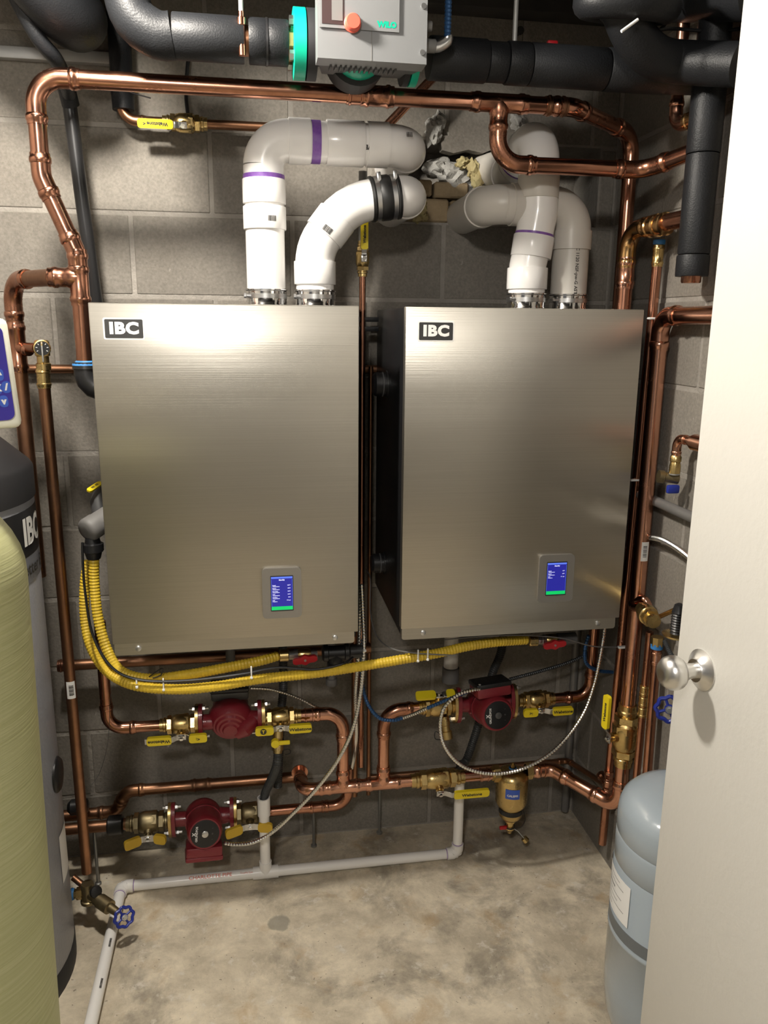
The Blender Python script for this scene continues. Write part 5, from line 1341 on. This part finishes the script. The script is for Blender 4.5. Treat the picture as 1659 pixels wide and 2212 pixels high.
# grey rubber cap fitting + black nut above the hoses
gq = P(186, 1148, .34)
o = thing('gas_fitting', 'grey capped gas fitting with a black nut above the yellow hoses', 'fitting', gq)
gax = V((.62, .75, .30)).normalized()
obj('cap', MB().turn(gq-gax*.004, gax, [(0, .010), (.002, .022), (.006, .027), (.012, .029), (.034, .029), (.035, .0275), (.070, .0275), (.09, .026)], 24), 'grey_plastic', o)
obj('nut', MB().turn(P(203, 1208, .33)+EZ*.002, EZ, [(0, .016), (.016, .020), (.018, .024), (.036, .024), (.038, .018), (.05, .016)], 10), 'black', o)
q = P(205, 1052, .25)
v = thing('ball_valve', 'valve lever with yellow grip poking out left of the boiler above the capped fitting', 'valve', q)
hu = (P(185, 1062, .27)-P(218, 1040, .22)).normalized()
handle(v, P(225, 1038, .21), hu, V((-.3, -1, .3)), [(0, 0), (.055, 0)], .022, grips=[((.012, 0), (.062, 0))], words=['III III'], flip=-1)
obj('body', MB().sweep([P(216, 1110, .24), P(212, 1085, .23), P(222, 1055, .20)], [.018, .020, .016], 14), 'dark_grey', v)
# fitting train at the left boiler
def train(label, px, py, d, right):
    q = P(px, py, d); o = thing('gas_shutoff', label, 'valve', q)
    obj('coupling_nut', MB().turn(q-EX*.008, EX, [(0, .013), (.002, .015), (.022, .015), (.024, .012)], 12), 'brass', o)
    obj('union', MB().turn(q+EX*.016, EX, [(0, .011), (.012, .011), (.012, .014), (.022, .014), (.022, .010), (.070, .010)], 8), 'zinc', o)
    obj('body', MB().turn(q+EX*.036, EX, [(0, .012), (.006, .015), (.028, .015), (.034, .012)], 10), 'brass', o)
    k = q+V((.054, -.020, -.004))
    ol = [(-.030, -.004), (-.024, -.008), (-.010, -.008), (0, -.013), (.010, -.008), (.024, -.008), (.030, -.004), (.030, .004), (.024, .008), (.010, .008), (0, .013), (-.010, .008), (-.024, .008), (-.030, .004)]
    hb = obj('wing_handle', MB().prism(ol, k, V((1, 0, .12)).normalized(), V((-.12, 0, 1)).normalized(), -EY, .009), 'red', o)
    obj('screw', MB().turn(k-EY*.009, -EY, [(0, .003), (.002, .003)], 8), 'zinc', hb)
    return o, q
o, q = train('red wing-handled gas shutoff under the left boiler', 610, 1416, .355, 0)
obj('tee', MB().turn(q+EX*.098, EX, [(0, .016), (.004, .021), (.014, .021), (.016, .018), (.055, .018), (.057, .021), (.066, .021), (.07, .017), (.10, .017)], 18), 'black', o)
obj('drip_leg', MB().turn(q+EX*.132, -EZ, [(0, .018), (.026, .018), (.027, .021), (.038, .021), (.040, .015)], 18), 'black', o)
o, q = train('red wing-handled gas shutoff under the right boiler', 1148, 1384, .355, 1)
obj('tee', MB().turn(q+EX*.070, EX, [(0, .016), (.05, .016)], 14), 'dark_grey', o)
# grey condensate fittings under the boilers
for px, py, lab in ((716, 1468, 'grey capped pipe end hanging under the red gas shutoff'), (500, 1478, 'grey cap fitting above the upright-motor circulator')):
    q = P(px, py, .12 if px > 600 else .10)
    tag(obj('capped_pipe', MB().turn(q-EZ*.016, EZ, [(0, .012), (.001, .0165), (.020, .0165), (.022, .013), (.8-q.z, .013), (.828-q.z+.016, .013)], 18), 'grey_plastic'), lab, 'pipe')
q = P(974, 1440, .14)
o = thing('condensate_pipe', 'white condensate pipe under the right boiler with a grey coupling', 'drain pipe', q)
obj('pipe', MB().sweep([V((q.x, -.14, q.z)), V((q.x, -.14, .826))], .021, 20), 'pvc_beige', o)
obj('coupling', MB().turn(V((q.x, -.14, q.z-.045)), EZ, [(0, .018), (0, .0245), (.042, .0245), (.044, .021)], 20), 'grey_plastic', o)
# armoured cables
m2j = m2
cable('armored_cable', 'silver armoured cable looping from the right boiler round to the black-lidded circulator', [P(1307, 1352, .33), P(1300, 1400, .33), P(1283, 1480, .33), P(1255, 1550, .33), P(1200, 1618, .33), P(1130, 1660, .33), P(1060, 1671, .34), P(1000, 1655, .34), P(962, 1615, .34), P(951, 1570, .33), P(960, 1528, .33), P(990, 1500, .32), P(1022, 1490, .31), P(1036, 1488, .30)], .0055, 'armor', .0078, .24)
q3 = m3+V((.055, -.045, -.03))
cable('armored_cable', 'silver armoured cable sweeping from between the boilers down to the low circulator', [P(781, 1262, .33), P(784, 1330, .33), P(786, 1400, .34), P(780, 1490, .34), P(762, 1575, .33), P(728, 1645, .32), P(680, 1708, .30), P(630, 1760, .28), P(585, 1800, .26), P(545, 1820, .25), P(510, 1824, .24), P(484, 1821, .23)], .0058, 'armor', .0078, .24)
cable('armored_cable', 'second silver armoured cable strapped alongside, dropping behind the manifold', [P(778, 1262, .30), P(777, 1340, .32), P(774, 1420, .33), P(768, 1500, .31), P(770, 1580, .26), P(764, 1640, .16), P(752, 1690, .10)], .0055, 'armor', .0078, .24)
cable('armored_cable', 'thin armoured cable from the upright-motor circulator behind the copper elbow', [P(541, 1486, .24), P(585, 1489, .22), P(640, 1506, .19), P(690, 1530, .17), P(730, 1548, .10)], .0042, 'armor', .0078, .24)
cable('blue_cable', 'blue armoured cable drooping over the copper elbow toward the black-lidded circulator', [P(784, 1380, .28), P(781, 1460, .28), P(792, 1515, .28), P(818, 1550, .28), P(850, 1556, .28), P(872, 1550, .28)], .0056, 'armor_blue', .0075, .26)
cable('armored_cable', 'short bare silver stretch of cable continuing the blue one', [P(870, 1551, .28), P(895, 1542, .28), P(922, 1530, .28)], .0057, 'armor', .0058, .25)
cable('blue_cable', 'blue armoured cable rising in front of the capped drain valve', [P(922, 1530, .28), P(955, 1516, .28), P(1000, 1498, .28), P(1040, 1480, .22)], .0055, 'armor_blue', .0075, .26)
cable('black_cable', 'dark armoured cable rising from the black-lidded circulator to the right boiler', [P(1100, 1468, .20), P(1160, 1452, .20), P(1220, 1434, .20), P(1262, 1416, .20), P(1280, 1400, .20)], .0055, 'armor_dark', .0058, .2)
cable('blue_cable', 'dark blue cable coiled below the corner of the right boiler', [P(1272, 1372, .26), P(1264, 1400, .26), P(1266, 1432, .26), P(1290, 1448, .24), P(1324, 1452, .22)], .0055, 'armor_blue', .0075, .26)
tw = lambda label, pts, m='black', r=.0022: tag(obj('thin_wire', MB().sweep(catmull(pts, .008), r, 6), m), label, 'wire')
tw('thin black cable following the yellow hoses under the left boiler', [P(178, 1172, .36), P(179, 1215, .36), P(184, 1280, .36), P(200, 1370, .38), P(240, 1440, .42), P(300, 1468, .44), P(400, 1470, .44), P(520, 1456, .44), P(600, 1442, .43), P(680, 1446, .42), P(740, 1434, .41), P(762, 1420, .38)], 'black', .003)
tw('thin black loop of spare wire on the yellow hose', [P(322, 1462, .425), P(345, 1446, .43), P(352, 1445, .43), P(348, 1458, .43), P(330, 1465, .43)], 'black', .0014)
tw('thin brown wire sagging below the right boiler to the white tie', [P(960, 1382, .40), P(1050, 1374, .40), P(1150, 1373, .40), P(1220, 1380, .38), P(1280, 1396, .35), P(1335, 1398, .33)], 'grey_pipe', .0018)
tw('thin wire dropping between the boilers onto the long yellow hose', [P(790, 1230, .12), P(800, 1250, .15), P(800, 1320, .2), P(812, 1370, .28), P(840, 1398, .38), P(890, 1410, .42), P(985, 1416, .425)], 'grey_pipe', .0018)
tw('hair-thin loose wire hanging by the left copper line', [P(246, 1480, .26), P(238, 1510, .25), P(236, 1570, .25), P(230, 1620, .25), P(215, 1670, .2), P(195, 1700, .2)], 'dark_grey', .0006)
# zip ties
for px, py, d_, lab in ((353, 1478, .44, 'white zip tie round both yellow hoses beside the spare wire loop'), (543, 1452, .44, 'white zip tie round both yellow hoses above the maroon upright-motor circulator'), (903, 1416, .43, 'white zip tie on the long yellow hose left of the condensate pipe'), (924, 1413, .43, 'white zip tie on the long yellow hose nearest the condensate pipe'), (295, 1472, .44, 'short white zip tie at the bend of the yellow hoses')):
    q = P(px, py, d_); mb = MB(); mb.box(q, (.0035, .004, .030 if px != 295 else .012), None, .0008, 1); mb.box(q-EZ*.014, (.006, .006, .006), None, .001, 1)
    tag(obj('zip_tie', mb, 'white'), lab, 'zip tie')
for px, py, d_, lab in ((779, 1405, .34, 'white zip tie strapping the two silver cables together'), (1345, 1398, .33, 'white zip tie on the relief pipe by the thin brown wire'), (1411, 688, .40, 'white zip tie round the relief pipe at boiler top'), (1372, 1037, .42, 'white zip tie round the relief pipe beside the right boiler')):
    q = P(px, py, d_) if px < 1300 else PX(px, py, .975)
    mb = MB(); mb.box(q, (.028, .016 if px < 800 else .012, .005), None, .0015, 1)
    tag(obj('zip_tie', mb, 'white'), lab, 'zip tie')
for px, py in ((795, 1272), (790, 1290), (797, 1305), (793, 1313)):
    pass

# ================================================================== LAMPS (out of frame)
o = thing('ceiling_lamp', 'round white bulb in a ceiling socket over the middle of the floor', 'lamp', V((LAMP.x, LAMP.y, ZC)))
obj('socket', MB().turn(V((LAMP.x, LAMP.y, ZC)), -EZ, [(0, .06), (.015, .06), (.02, .03), (.04, .025)], 24), 'white', o)
obj('bulb', MB().blob(LAMP-EZ*.02, (LAMP_R,)*3, 3, 0), 'lamp_glass', o)
o = thing('ceiling_lamp', 'round unseen fill globe added behind the camera', 'lamp', V((FILL_POS.x, FILL_POS.y, ZC)))  # invented light, only there for frontal fill
obj('socket', MB().turn(V((FILL_POS.x, FILL_POS.y, ZC)), -EZ, [(0, .08), (.015, .08), (.02, .05)], 24), 'white', o)
obj('globe', MB().blob(FILL_POS-EZ*.04, (.10, .10, .07), 3, 0), 'fill_glass', o)
